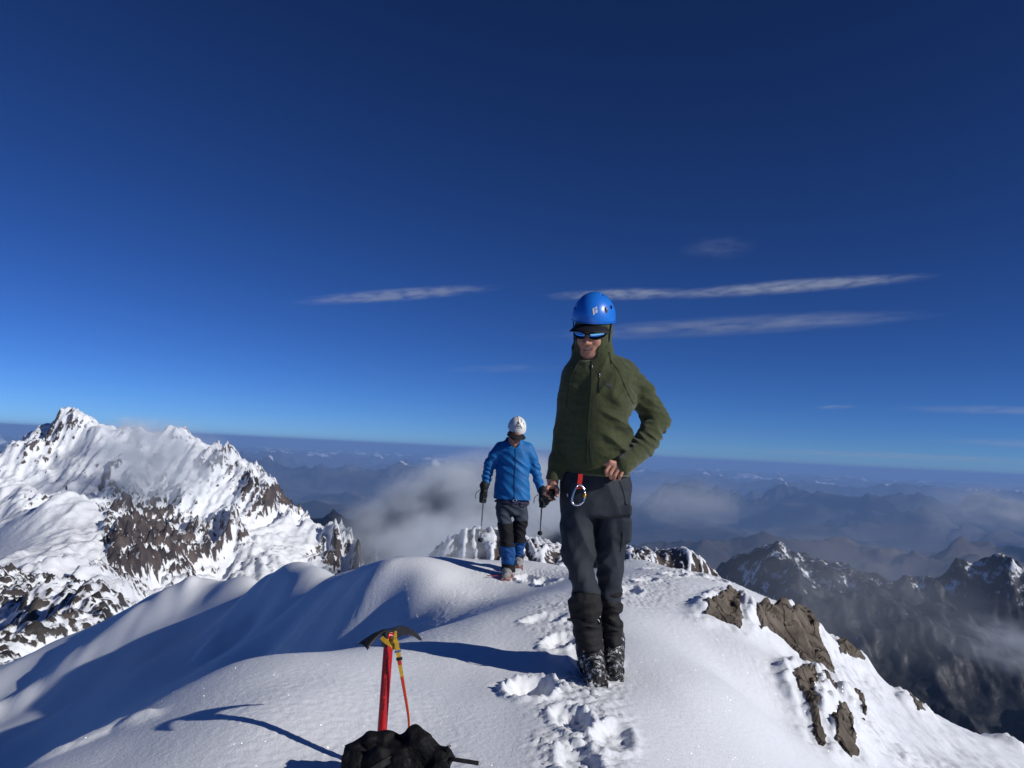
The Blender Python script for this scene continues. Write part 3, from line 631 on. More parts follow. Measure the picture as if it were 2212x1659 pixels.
class Clay:
    """a block of clay: add smooth shapes, cut others away, then skin it as one mesh"""
    def __init__(s, lo, hi, h):
        lo, hi = np.minimum(lo, hi), np.maximum(lo, hi)
        s.lo = np.array(lo, float); s.h = h
        s.n = np.ceil((np.array(hi) - s.lo) / h).astype(int) + 1
        s.F = np.full(s.n, 0.12, np.float32)
        s.ax = [(s.lo[i] + h * np.arange(s.n[i])).astype(np.float32) for i in range(3)]
    def win(s, lo, hi, pad):
        i0 = np.maximum(0, np.floor((np.array(lo) - pad - s.lo) / s.h).astype(int))
        i1 = np.minimum(s.n, np.ceil((np.array(hi) + pad - s.lo) / s.h).astype(int) + 1)
        if (i1 <= i0).any(): return None, None
        sl = tuple(slice(a, b) for a, b in zip(i0, i1))
        return sl, (s.ax[0][sl[0]][:, None, None], s.ax[1][sl[1]][None, :, None], s.ax[2][sl[2]][None, None, :])
    def put(s, sl, d, k, mode='add'):
        A = s.F[sl]
        if mode == 'add':
            h = np.maximum(k - np.abs(A - d), 0) / max(k, 1e-6)
            s.F[sl] = np.minimum(A, d) - h * h * k * 0.25
        else:
            d = -d
            h = np.maximum(k - np.abs(A - d), 0) / max(k, 1e-6)
            s.F[sl] = np.maximum(A, d) + h * h * k * 0.25
    def cone(s, a, b, ra, rb, k=0.02, squash=None, mode='add', fold=None):
        a = np.asarray(a, float); b = np.asarray(b, float); m = max(ra, rb)
        sl, p = s.win(np.minimum(a, b) - m, np.maximum(a, b) + m, k + 0.03)
        if sl is None: return
        q = [p[i] - a[i] for i in range(3)]
        ab = b - a
        if squash is not None:
            v, f = unit(squash[0]), squash[1]
            t0 = q[0] * v[0] + q[1] * v[1] + q[2] * v[2]
            e = (1 / f - 1)
            q = [q[i] + t0 * v[i] * e for i in range(3)]
            ab = ab + (ab @ v) * v * e
        L2 = max(ab @ ab, 1e-9)
        t = np.clip((q[0] * ab[0] + q[1] * ab[1] + q[2] * ab[2]) / L2, 0, 1)
        d = np.sqrt((q[0] - t * ab[0]) ** 2 + (q[1] - t * ab[1]) ** 2 + (q[2] - t * ab[2]) ** 2) - (ra + t * (rb - ra))
        if fold is not None: d = d + fold(*np.broadcast_arrays(*p), t)
        s.put(sl, d.astype(np.float32), k, mode)
    def chain(s, pts, k=0.02, squash=None, mode='add', fold=None):
        for a, b in zip(pts[:-1], pts[1:]):
            s.cone(a[:3], b[:3], a[3], b[3], k, squash, mode, fold)
    def ball(s, c, r, k=0.02, mode='add', axes=None):
        """ellipsoid with radii r along the rows of axes"""
        c = np.asarray(c, float); r = np.asarray(r if np.ndim(r) else (r, r, r), float)
        m = r.max()
        sl, p = s.win(c - m, c + m, k + 0.02)
        if sl is None: return
        A = np.eye(3) if axes is None else np.asarray(axes)
        q = [p[i] - c[i] for i in range(3)]
        k0 = 0; k1 = 0
        for i in range(3):
            u = q[0] * A[i][0] + q[1] * A[i][1] + q[2] * A[i][2]
            k0 = k0 + (u / r[i]) ** 2; k1 = k1 + (u / r[i] ** 2) ** 2
        k0 = np.sqrt(k0); d = k0 * (k0 - 1) / np.maximum(np.sqrt(k1), 1e-6)
        s.put(sl, d.astype(np.float32), k, mode)
    def box(s, c, half, axes=None, rnd=0.01, k=0.005, mode='add'):
        c = np.asarray(c, float); half = np.asarray(half, float)
        m = np.linalg.norm(half)
        sl, p = s.win(c - m, c + m, k + 0.02)
        if sl is None: return
        A = np.eye(3) if axes is None else np.asarray(axes)
        q = [p[i] - c[i] for i in range(3)]
        e = [np.abs(q[0] * A[i][0] + q[1] * A[i][1] + q[2] * A[i][2]) - half[i] + rnd for i in range(3)]
        d = np.sqrt(sum(np.maximum(x, 0) ** 2 for x in e)) + np.minimum(np.maximum(np.maximum(e[0], e[1]), e[2]), 0) - rnd
        s.put(sl, d.astype(np.float32), k, mode)
    def loft(s, secs, k=0.02, mode='add', fold=None, rnd=0.02, yaw=0.0):
        """upright tube through sections (x, y, z, half width, half depth), listed upwards or downwards"""
        S_ = np.array(sorted(secs, key=lambda q: q[2]), float)
        lo = (S_[:, :3] - np.stack([S_[:, 3] + S_[:, 4]] * 2 + [0 * S_[:, 3]], 1)).min(0); hi = (S_[:, :3] + np.stack([S_[:, 3] + S_[:, 4]] * 2 + [0 * S_[:, 3]], 1)).max(0)
        sl, p = s.win(lo, hi, k + 0.03)
        if sl is None: return
        z = p[2].ravel().astype(float)
        def cur(j):
            zf = np.linspace(S_[0, 2], S_[-1, 2], 240); v = np.interp(zf, S_[:, 2], S_[:, j])
            n = 13; v = np.convolve(np.pad(v, n, mode='edge'), np.ones(2 * n + 1) / (2 * n + 1), 'valid') if len(S_) > 2 else v
            return np.interp(z, zf, v)[None, None, :].astype(np.float32)
        cx, cy, a, b = cur(0), cur(1), cur(3), cur(4)
        dx, dy = p[0] - cx, p[1] - cy
        if yaw:
            c_, s_ = math.cos(yaw), math.sin(yaw); dx, dy = dx * c_ + dy * s_, -dx * s_ + dy * c_
        k0 = np.sqrt((dx / a) ** 2 + (dy / b) ** 2); k1 = np.sqrt((dx / a ** 2) ** 2 + (dy / b ** 2) ** 2)
        d = k0 * (k0 - 1) / np.maximum(k1, 1e-5)
        if fold is not None: d = d + fold(*np.broadcast_arrays(*p), 0)
        ez = np.maximum(S_[0, 2] - p[2], p[2] - S_[-1, 2])
        x0, x1 = d + rnd, ez + rnd
        d = np.minimum(np.maximum(x0, x1), 0) + np.sqrt(np.maximum(x0, 0) ** 2 + np.maximum(x1, 0) ** 2) - rnd
        s.put(sl, d.astype(np.float32), k, mode)
    def plane(s, pt, n, k=0.004):
        """cut away everything on the side n points to"""
        n = unit(n)
        d = (s.ax[0][:, None, None] - pt[0]) * n[0] + (s.ax[1][None, :, None] - pt[1]) * n[1] + (s.ax[2][None, None, :] - pt[2]) * n[2]
        s.put(tuple(slice(None) for _ in range(3)), -d.astype(np.float32), k, 'cut')
    def warp(s, fn, band=0.03):
        m = np.abs(s.F) < band
        i, j, k = np.nonzero(m)
        s.F[m] += fn(s.ax[0][i], s.ax[1][j], s.ax[2][k]).astype(np.float32)
    def skin(s, smooth=1):
        F = s.F; sg = F < 0
        n = F.shape
        c = sg[:-1, :-1, :-1].astype(np.int8)
        cnt = np.zeros([q - 1 for q in n], np.int8)
        for a in (0, 1):
            for b in (0, 1):
                for d in (0, 1):
                    cnt += sg[a:n[0] - 1 + a, b:n[1] - 1 + b, d:n[2] - 1 + d]
        act = (cnt > 0) & (cnt < 8)
        I = np.stack(np.nonzero(act), 1)
        idx = np.full(act.shape, -1, np.int32); idx[act] = np.arange(len(I))
        acc = np.zeros((len(I), 3)); num = np.zeros(len(I))
        cor = [(a, b, d) for a in (0, 1) for b in (0, 1) for d in (0, 1)]
        val = {q: F[I[:, 0] + q[0], I[:, 1] + q[1], I[:, 2] + q[2]].astype(float) for q in cor}
        for p in cor:
            for ax in range(3):
                if p[ax]: continue
                q = list(p); q[ax] = 1; q = tuple(q)
                va, vb = val[p], val[q]
                m = (va < 0) != (vb < 0)
                t = np.where(m, va / np.where(m, va - vb, 1), 0)
                pos = np.tile(np.array(p, float), (len(I), 1)); pos[:, ax] += t
                acc[m] += pos[m]; num[m] += 1
        V = s.lo + s.h * (I + acc / num[:, None])
        Q = []
        for ax in range(3):
            o1, o2 = [(1, 2), (2, 0), (0, 1)][ax]
            sa = [slice(None)] * 3; sb = [slice(None)] * 3; sa[ax] = slice(0, -1); sb[ax] = slice(1, None)
            A, B = sg[tuple(sa)], sg[tuple(sb)]
            e = np.stack(np.nonzero(A != B), 1)
            e = e[(e[:, o1] > 0) & (e[:, o2] > 0) & (e[:, o1] < n[o1] - 1) & (e[:, o2] < n[o2] - 1)]
            ins = A[e[:, 0], e[:, 1], e[:, 2]]
            def cell(d1, d2):
                q = e.copy(); q[:, o1] += d1; q[:, o2] += d2
                return idx[q[:, 0], q[:, 1], q[:, 2]]
            q = np.stack([cell(-1, -1), cell(0, -1), cell(0, 0), cell(-1, 0)], 1)
            q[~ins] = q[~ins][:, ::-1]
            Q.append(q)
        Q = np.concatenate(Q); Q = Q[(Q >= 0).all(1)]
        for _ in range(smooth):
            sm = np.zeros_like(V); ct = np.zeros(len(V))
            for a in range(4):
                b = Q[:, (a + 1) % 4]; aa_ = Q[:, a]
                np.add.at(sm, aa_, V[b]); np.add.at(ct, aa_, 1)
                np.add.at(sm, b, V[aa_]); np.add.at(ct, b, 1)
            V = 0.5 * V + 0.5 * sm / np.maximum(ct, 1)[:, None]
        return V, Q
    def build(s, name, material, parent=None, smooth=1, attrs=None):
        V, Q = s.skin(smooth)
        at = {k: f(V) for k, f in (attrs or {}).items()}
        return mesh_np(name, V, Q, material, parent, attrs=at)
    def at(s, p):
        q = (np.asarray(p, float) - s.lo) / s.h
        i = np.floor(q).astype(int)
        if (i < 0).any() or (i >= s.n - 1).any(): return 0.1
        f = q - i; r = 0
        for a in (0, 1):
            for b in (0, 1):
                for d in (0, 1):
                    r += s.F[i[0] + a, i[1] + b, i[2] + d] * (f[0] if a else 1 - f[0]) * (f[1] if b else 1 - f[1]) * (f[2] if d else 1 - f[2])
        return r
    def touch(s, o, d, t0, t1, off=0.0):
        """walk from o along d until the clay is met"""
        d = unit(d); t = t0
        while t < t1:
            v = s.at(o + d * t)
            if v < off + 0.0004: break
            t += min(max(v - off, 0.0006), 0.02)
        return o + d * t

def stroke(name, pts, width, thick, material, parent=None, closed=False, normal=(0, -1, 0)):
    """a flat strap of webbing along points; width across, thick along the surface normal (one or one per point)"""
    P_ = np.array(pts, float); n = len(P_)
    T = np.gradient(P_, axis=0) if not closed else np.roll(P_, -1, 0) - np.roll(P_, 1, 0)
    T /= np.linalg.norm(T, axis=1)[:, None]
    N = np.tile(np.array(normal, float), (n, 1)) if np.ndim(normal) == 1 else np.array(normal, float)
    N = N - (N * T).sum(1)[:, None] * T; N /= np.linalg.norm(N, axis=1)[:, None]
    B = np.cross(T, N)
    wd = np.broadcast_to(np.asarray(width, float), (n,))[:, None] / 2; th = thick / 2
    ring = [P_ + B * wd + N * th, P_ - B * wd + N * th, P_ - B * wd - N * th, P_ + B * wd - N * th]
    V = np.stack(ring, 1).reshape(-1, 3)
    F = []
    for i in range(n if closed else n - 1):
        j = (i + 1) % n
        for a in range(4):
            b = (a + 1) % 4
            F.append((i * 4 + a, j * 4 + a, j * 4 + b, i * 4 + b))
    if not closed: F += [(0, 1, 2, 3), ((n - 1) * 4 + 3, (n - 1) * 4 + 2, (n - 1) * 4 + 1, (n - 1) * 4)]
    return mesh_np(name, V, F, material, parent, smooth=False)

def tube(name, pts, r, material, parent=None, seg=8, closed=False):
    P_ = np.array(pts, float); n = len(P_)
    T = np.gradient(P_, axis=0) if not closed else np.roll(P_, -1, 0) - np.roll(P_, 1, 0)
    T /= np.linalg.norm(T, axis=1)[:, None]
    up = np.array([0.3, 0.2, 1.0]); N = np.zeros_like(T)
    v = up - (up @ T[0]) * T[0]
    for i in range(n):
        v = v - (v @ T[i]) * T[i]; v /= np.linalg.norm(v); N[i] = v
    B = np.cross(T, N)
    rr_ = np.broadcast_to(np.asarray(r, float), (n,))
    ang = np.linspace(0, 2 * np.pi, seg, endpoint=False)
    V = (P_[:, None] + rr_[:, None, None] * (np.cos(ang)[None, :, None] * N[:, None] + np.sin(ang)[None, :, None] * B[:, None])).reshape(-1, 3)
    F = []
    for i in range(n if closed else n - 1):
        j = (i + 1) % n
        for a in range(seg):
            b = (a + 1) % seg
            F.append((i * seg + a, i * seg + b, j * seg + b, j * seg + a))
    if not closed:
        F += [tuple(range(seg))[::-1], tuple((n - 1) * seg + a for a in range(seg))]
    return mesh_np(name, V, F, material, parent)

def spline(pts, n=40, closed=False):
    P_ = np.array(pts, float)
    if closed: P_ = np.concatenate([P_[-1:], P_, P_[:2]])
    else: P_ = np.concatenate([2 * P_[:1] - P_[1:2], P_, 2 * P_[-1:] - P_[-2:-1]])
    m = len(P_) - 3
    out = []
    for t in np.linspace(0, m, n, endpoint=not closed):
        i = min(int(t), m - 1); f = t - i
        a, b, c, d = P_[i:i + 4]
        out.append(0.5 * ((2 * b) + (c - a) * f + (2 * a - 5 * b + 4 * c - d) * f * f + (-a + 3 * b - 3 * c + d) * f ** 3))
    return np.array(out)

def patch(name, poly, clay, material, parent, back, lift=0.0012, px=True, y0=3.0):
    """a thin badge whose outline (directions from the summit) is laid onto a sculpted surface"""
    front, rear = [], []
    for (x, y) in poly:
        d = ray(x, y); d = d / np.linalg.norm(d)
        q = clay.touch(EYE, d, y0, y0 + 1.6, lift)
        front.append(q); rear.append(q + d * back)
    n = len(poly)
    F = [tuple(range(n)), tuple(range(2 * n - 1, n - 1, -1))] + [(i, n + i, n + (i + 1) % n, (i + 1) % n) for i in range(n)]
    return mesh_np(name, front + rear, F, material, parent, smooth=False)
# ------------------------------------------------------------------ the standing climber in green
D1 = 3.87
def g(px, py, dy=0.0, r=None):
    q = W(px, py, D1 + dy)
    return np.array([*q, r]) if r is not None else q
U = 1 / 444.0                                   # metres per direction unit at the climber
M_SKIN = mat('skin', (0.44, 0.215, 0.145), rough=0.5, spec=0.35, noise=(60, 0.12), bump=[(300, 0.12, 0.001)])
M_FLEECE = mat('green_fleece', (0.058, 0.069, 0.031), rough=0.95, spec=0.08, noise=(45, 0.14), bump=[(420, 0.5, 0.004), (38, 0.45, 0.009)], sheen=0.25)
M_TROUS = mat('slate_cloth', (0.025, 0.031, 0.041), rough=0.75, spec=0.25, noise=(25, 0.12), bump=[(700, 0.25, 0.002), (11, 0.35, 0.02)])
M_GAIT = mat('charcoal_cloth', (0.016, 0.015, 0.016), rough=0.75, spec=0.25, noise=(30, 0.2), bump=[(30, 0.5, 0.014)])
M_BLACK = mat('black_nylon', (0.012, 0.012, 0.014), rough=0.6, spec=0.3, noise=(50, 0.25), bump=[(60, 0.4, 0.006)])
M_STEEL = mat('bright_steel', (0.62, 0.66, 0.72), rough=0.25, metal=1.0)
M_DARKSTEEL = mat('dark_steel', (0.05, 0.05, 0.055), rough=0.4, metal=0.7, noise=(80, 0.3))
M_BLUE = mat('blue_shell', (0.014, 0.17, 0.66), rough=0.32, spec=0.5, coat=0.3, noise=(18, 0.06), bump=[(140, 0.08, 0.002)])
M_WHITE = mat('white_shell', (0.74, 0.74, 0.71), rough=0.4, spec=0.4, noise=(30, 0.06))
M_RED = mat('red_webbing', (0.55, 0.03, 0.025), rough=0.7, spec=0.2)
M_YELLOW = mat('yellow_webbing', (0.5, 0.3, 0.03), rough=0.75, spec=0.2, noise=(150, 0.2))
M_GREY = mat('pale_mark', (0.55, 0.58, 0.62), rough=0.5)
M_TEETH = mat('tooth_white', (0.78, 0.74, 0.66), rough=0.3)
M_LIP = mat('lip', (0.36, 0.15, 0.13), rough=0.5)
M_LENS = mat('mirror_lens', (0.2, 0.55, 1.0), rough=0.08, spec=0.8, metal=1.0)
M_SEAM = mat('dark_seam', (0.03, 0.036, 0.022), rough=0.8)

def snowy_black():
    m = mat('snow_caked_leather', (0.02, 0.019, 0.019), rough=0.7, spec=0.3, bump=[(45, 0.8, 0.012)])
    t = m.node_tree; b = t.nodes['Principled BSDF']; tc = next(n for n in t.nodes if n.type == 'TEX_COORD')
    n = t.nodes.new('ShaderNodeTexNoise'); n.inputs['Scale'].default_value = 30; n.inputs['Detail'].default_value = 7; n.inputs['Roughness'].default_value = 0.82
    t.links.new(tc.outputs['Object'], n.inputs['Vector'])
    r = t.nodes.new('ShaderNodeMapRange'); r.inputs[1].default_value = 0.53; r.inputs[2].default_value = 0.62
    t.links.new(n.outputs['Fac'], r.inputs[0])
    x = t.nodes.new('ShaderNodeMix'); x.data_type = 'RGBA'; x.inputs[6].default_value = (0.02, 0.019, 0.019, 1); x.inputs[7].default_value = (0.8, 0.83, 0.87, 1)
    t.links.new(r.outputs[0], x.inputs[0]); t.links.new(x.outputs[2], b.inputs['Base Color'])
    return m
M_BOOT = snowy_black()

man = empty('person', g(1285, 1440), 'smiling climber standing in an olive green hooded fleece and blue helmet, one hand on hip', 'person')

# head frame: turned to his right and looking down
hf = unit((-0.36, -0.88, -0.30)); hr = unit(np.cross(hf, (0.06, 0, 1.0))); hu = np.cross(hr, hf)
HA = np.stack([hr, hf, hu])
HC = g(1281, 719, -0.03)
def hd(a, b, c): return HC + a * hr + b * hf + c * hu
def hdr(a, b, c, r): return np.array([*hd(a, b, c), r])

def face(K, hd, HA, C):
    """skull, cheeks, nose, chin, lips and ears, in the head's own directions"""
    def hr_(a, b, c, r): return np.array([*hd(a, b, c), r])
    K.ball(C + HA[2] * 0.022, (0.073, 0.093, 0.108), 0.01, axes=HA)
    K.ball(hd(0, 0.034, -0.052), (0.056, 0.058, 0.058), 0.03, axes=HA)
    K.ball(hd(0, 0.074, -0.096), 0.019, 0.03)
    for s in (-1, 1):
        K.ball(hd(s * 0.036, 0.066, -0.030), 0.023, 0.02)
        K.chain([hr_(s * 0.052, 0.02, -0.06, .014), hr_(s * 0.03, 0.06, -0.092, .014)], 0.03)
        K.ball(hd(s * 0.076, -0.008, -0.012), (0.008, 0.020, 0.032), 0.008, axes=HA)
        K.chain([hr_(s * 0.042, 0.072, 0.018, .008), hr_(s * 0.012, 0.088, 0.016, .008)], 0.014)
        K.ball(hd(s * 0.031, 0.080, 0.0), 0.013, 0.004, mode='cut')
        K.ball(hd(s * 0.031, 0.070, 0.0), 0.0125, 0.004)
        K.ball(hd(s * 0.012, 0.098, -0.036), 0.0085, 0.008)
    K.chain([hr_(0, 0.088, 0.012, .007), hr_(0, 0.104, -0.014, .0085), hr_(0, 0.113, -0.031, .0115)], 0.010)
    up = [hr_(a, 0.093 - 9 * a * a, -0.0575 + 8.5 * a * a, 0.0048) for a in np.linspace(-0.034, 0.034, 9)]
    lo = [hr_(a, 0.091 - 9 * a * a, -0.0795 + 19 * a * a, 0.0055) for a in np.linspace(-0.032, 0.032, 9)]
    for a in np.linspace(-0.030, 0.030, 11):
        K.ball(hd(a, 0.094 - 9 * a * a, -0.068 + 11 * a * a), 0.0090 - 5 * a * a, 0.002, mode='cut')
    K.chain(up, 0.006); K.chain(lo, 0.006)

# ---- the body: one continuous figure under the clothes
B = Clay(g(1150, 640, 0) + (-.02, -.42, 0), g(1470, 1475, 0) + (.02, .28, 0), 0.0042)
B.loft([(*g(1285, 1035), .135, .095), (*g(1287, 960), .125, .09), (*g(1289, 880), .145, .10), (*g(1290, 815), .15, .09), (*g(1288, 780), .07, .065)], 0.02)
B.chain([g(1285, 790, 0, .058), g(1282, 745, -.01, .055)], 0.03)
face(B, hd, HA, HC)
B.chain([g(1248, 806, 0, .05), g(1223, 933, .02, .038), g(1194, 1036, -.03, .028)], 0.03)
B.chain([g(1345, 800, 0, .05), g(1385, 850, .015, .04), g(1420, 908, .03, .034), g(1394, 962, -.06, .030), g(1353, 1000, -.145, .026)], 0.03)
B.chain([g(1250, 1040, 0, .075), g(1252, 1198, -.05, .05), g(1266, 1283, -.06, .046), g(1272, 1385, -.045, .036)], 0.03)
B.chain([g(1322, 1040, 0, .075), g(1317, 1198, 0, .047), g(1319, 1283, .03, .042), g(1321, 1368, .06, .034)], 0.03)
B.chain([g(1272, 1385, -.045, .034), g(1273, 1418, -.05, .03), g(1286, 1444, -.15, .022)], 0.02); B.chain([g(1321, 1368, .06, .032), g(1321, 1402, .07, .03), g(1325, 1430, -.06, .022)], 0.02)
# his left hand, fingers hooked into the waistband
B.chain([g(1352, 1000, -.15, .024), g(1338, 1008, -.165, .021), g(1326, 1007, -.17, .018)], 0.012)
B.chain([g(1352, 1000, -.15, .022), g(1343, 1013, -.165, .018)], 0.012)
for kn, pp, tp, r in [((1317, 1004), (1309, 1017), (1311, 1027), .0088), ((1327, 1007), (1318, 1023), (1320, 1033), .0092), ((1338, 1010), (1328, 1027), (1328, 1036), .009), ((1347, 1014), (1340, 1028), (1337, 1035), .008)]:
    B.chain([g(*kn, -.178, r + .0012), g(*pp, -.186, r), g(*tp, -.158, r * .86)], 0.004)
B.chain([g(1336, 1002, -.165, .012), g(1318, 998, -.185, .0105), g(1306, 1003, -.175, .0088)], 0.006)
# his right hand, closed round a glove
B.chain([g(1194, 1036, -.03, .024), g(1192, 1050, -.04, .022)], 0.012, squash=((0, 1, 0), 1.0))
B.chain([g(1196, 1046, -.03, .018), g(1197, 1062, -.02, .016)], 0.012)
for i, (kn, pp, tp, r) in enumerate([((1183, 1052, -.065), (1177, 1066, -.075), (1186, 1072, -.085), .0088), ((1185, 1055, -.045), (1179, 1070, -.055), (1189, 1077, -.066), .0092), ((1189, 1057, -.025), (1183, 1074, -.03), (1193, 1080, -.045), .009), ((1194, 1057, -.008), (1190, 1074, -.01), (1198, 1079, -.024), .008)]):
    B.chain([g(*kn, r + .001), g(*pp, r), g(*tp, r * .86)], 0.004)
B.chain([g(1197, 1045, -.05, .0125), g(1204, 1058, -.07, .0105), g(1203, 1071, -.085, .009)], 0.006)
B.build('body', M_SKIN, man, 1)

# ---- green fleece with its hood
def torso_fold(x, y, z, t):
    c = g(1290, 930); xr = (x - c[0]); zr = z - c[2]
    right = sstep(-0.03, 0.09, xr); band = sstep(-0.16, -0.08, zr) * (1 - sstep(0.12, 0.24, zr))
    f = (1 - np.abs(n3(xr * 3.2 + 3, y * 3.0, zr * 11 + 0.9 * xr * 8))) ** 2.4
    f2 = 1 - np.abs(n3(xr * 5 + 9, y * 5, zr * 22 + 3))
    up = sstep(0.12, 0.2, zr)
    f3 = 1 - np.abs(n3(xr * 12 - zr * 6, y * 5, zr * 5 + 2))
    return -(0.042 * (f - 0.55) * right * band + 0.012 * (f2 - .8) * (0.35 + right) * (1 - up) + 0.020 * (f3 - 0.8) * up) + 0.006 * n3(x * 5, y * 5, z * 5)
def arm_fold(cn, amp=0.008, fr=34):
    def f(x, y, z, t):
        d = np.sqrt((x - cn[0]) ** 2 + (y - cn[1]) ** 2 + (z - cn[2]) ** 2)
        n = 1 - np.abs(n3(x * 9, y * 9, z * fr + x * 10))
        return -3.6 * amp * (n - 0.8) * (0.35 + np.exp(-(d / 0.11) ** 2)) + 0.003 * n3(x * 8, y * 8, z * 8)
    return f
J = Clay(g(1160, 670, 0) + (-.02, -.30, 0), g(1470, 1050, 0) + (.03, .26, 0), 0.0042)
J.loft([(*g(1288, 1027, 0), .170, .132), (*g(1287, 1010, 0), .172, .135), (*g(1285, 960, -.01), .172, .13), (*g(1287, 900, -.01), .176, .132), (*g(1289, 850, -.005), .178, .13), (*g(1289, 805, 0), .165, .112), (*g(1288, 785, 0), .13, .098), (*g(1285, 768, -.005), .088, .09), (*g(1282, 745, -.01), .078, .088)], 0.03, fold=torso_fold, rnd=0.012, yaw=-0.42)
J.chain([g(1250, 811, 0, .075), g(1236, 860, .01, .066)], 0.05, fold=arm_fold(g(1240, 830), .003))
J.chain([g(1236, 860, .01, .064), g(1223, 935, .02, .057), g(1207, 1000, 0, .048), g(1197, 1036, -.03, .040)], 0.022, fold=arm_fold(g(1223, 935, .02), .003, 14))
J.chain([g(1340, 806, 0, .078), g(1385, 850, .015, .069)], 0.05, fold=arm_fold(g(1375, 820), .006))
J.chain([g(1385, 850, .015, .066), g(1420, 909, .03, .062)], 0.02, fold=arm_fold(g(1400, 900, .02), .008))
J.chain([g(1420, 909, .03, .062), g(1392, 962, -.06, .055), g(1354, 1000, -.14, .043)], 0.02, fold=arm_fold(g(1412, 930, .0), .009, 24))
J.cone(g(1357, 997, -.135), g(1347, 1005, -.155), .047, .046, 0.006)
# hood
J.ball(HC + hu * 0.012 - hf * 0.012, (0.092, 0.112, 0.135), 0.05, axes=HA)
J.chain([hdr(-.07, .01, -.08, .03), hdr(-.05, .05, -.135, .028), hdr(0, .06, -.155, .026), hdr(.05, .05, -.135, .028), hdr(.075, .01, -.08, .03)], 0.03)
J.ball(hd(0.004, 0.095, -0.015), (0.061, 0.11, 0.070), 0.012, 'cut', axes=HA)
J.ball(hd(0, 0.015, 0.0), (0.068, 0.08, 0.10), 0.006, 'cut', axes=HA)
J.ball(hd(0.0, 0.10, -0.085), (0.042, 0.06, 0.035), 0.01, 'cut', axes=HA)
jk = J.build('fleece_jacket', M_FLEECE, man, 1)

def on(K, px, py, off=0.0015, dy=0):
    d = ray(px, py); d /= np.linalg.norm(d)
    return K.touch(EYE, d, D1 - 0.55 + dy, D1 + 0.4, off)
def strip(name, pl, K, width, thick, material, parent, n=24, off=0.001):
    q = spline([(a, b, 0) for a, b in pl], n)
    pts = np.array([on(K, a, b, off) for a, b, _ in q])
    for _ in range(2): pts[1:-1] = 0.5 * pts[1:-1] + 0.25 * (pts[:-2] + pts[2:])
    return stroke(name, pts, width, thick, material, parent, normal=unit(EYE - pts.mean(0)))
zp = strip('front_zip', [(1279, 778), (1278, 830), (1273, 900), (1270, 960), (1271, 1020)], J, 0.006, 0.003, M_SEAM, jk, 40)
tube('zip_pull', [on(J, 1279, 786, .004), on(J, 1279.5, 795, .004)], 0.0022, M_STEEL, zp, 6)
strip('pocket_zip', [(1266, 950), (1268, 980), (1272, 1012)], J, 0.004, 0.003, M_SEAM, jk)
strip('pocket_zip', [(1274, 952), (1277, 985), (1280, 1010)], J, 0.004, 0.003, M_SEAM, jk)
cz = strip('chest_zip', [(1298, 800), (1294, 828), (1296, 848)], J, 0.004, 0.003, M_SEAM, jk)
tube('zip_pull', [on(J, 1296, 804, .004), on(J, 1295.5, 815, .004)], 0.0017, M_STEEL, cz, 6)
M_PATCH = mat('charcoal_badge', (0.045, 0.055, 0.06), rough=0.6)
patch('chest_logo', [(1303, 828), (1308, 826.5), (1313, 826), (1319, 827.5), (1322, 832), (1322.5, 837), (1316, 836), (1309, 832)], J, M_PATCH, jk, 0.002)
strip('shoulder_seam', [(1318, 778), (1335, 800), (1352, 840), (1368, 872)], J, 0.003, 0.002, M_SEAM, jk)
strip('shoulder_seam', [(1254, 776), (1240, 800), (1228, 840), (1224, 880)], J, 0.003, 0.002, M_SEAM, jk)
tube('hood_cord', [on(J, 1316, 760, .004), on(J, 1319, 772, .006), on(J, 1322, 786, .006)], 0.0018, M_BLACK, jk, 6)
J2 = J

# ---- trousers
def leg_fold(cn):
    def f(x, y, z, t):
        n = 1 - np.abs(n3(x * 7 + z * 2, y * 5, z * 6 + x * 6)); q = 1 - np.abs(n3(x * 16 - z * 9, y * 10 + 4, z * 7))
        d = np.abs(z - cn[2])
        return -(0.030 * (n - 0.8) + 0.013 * (q - .8)) * (0.45 + np.exp(-(d / 0.16) ** 2))
    return f
T = Clay(g(1190, 1010, 0) + (-.02, -.25, 0), g(1385, 1330, 0) + (.02, .22, 0), 0.0044)
lf, rf = leg_fold(g(1256, 1240)), leg_fold(g(1318, 1240))
T.loft([(*g(1286, 1018), .160, .115), (*g(1286, 1045), .176, .125), (*g(1285, 1085), .172, .125), (*g(1284, 1115), .166, .115)], 0.03, fold=lf)
T.loft([(*g(1254, 1060), .085, .105), (*g(1247, 1137, -.02), .084, .095), (*g(1249, 1198, -.05), .079, .085), (*g(1255, 1243, -.07), .068, .08), (*g(1266, 1283, -.065), .066, .076), (*g(1266, 1310, -.06), .062, .07)], 0.012, fold=lf)
T.loft([(*g(1322, 1060), .085, .105), (*g(1322, 1110, -.0), .087, .10), (*g(1319, 1146, -.0), .079, .092), (*g(1316, 1198, 0), .068, .082), (*g(1316, 1243, .01), .062, .076), (*g(1319, 1283, .03), .055, .07), (*g(1320, 1320, .05), .055, .066)], 0.012, fold=rf)
T.box(g(1332, 1101, -.085), (.072, .018, .027), rnd=.012, k=0.012)
T.box(g(1350, 1145, -.05), (.03, .04, .06), rnd=.02, k=0.03)
tr = T.build('trousers', M_TROUS, man, 1)
strip('pocket_flap', [(1296, 1112), (1318, 1115), (1344, 1115), (1360, 1113)], T, 0.005, 0.003, M_BLACK, tr)
strip('thigh_zip', [(1345, 1150), (1343, 1170), (1340, 1192)], T, 0.005, 0.003, M_BLACK, tr)
strip('pocket_seam', [(1338, 1040), (1346, 1062), (1352, 1092)], T, 0.004, 0.003, M_BLACK, tr)
patch('thigh_logo', [(1224, 1067), (1226, 1065.5), (1227.5, 1072), (1225.5, 1074)], T, M_GREY, tr, 0.002)

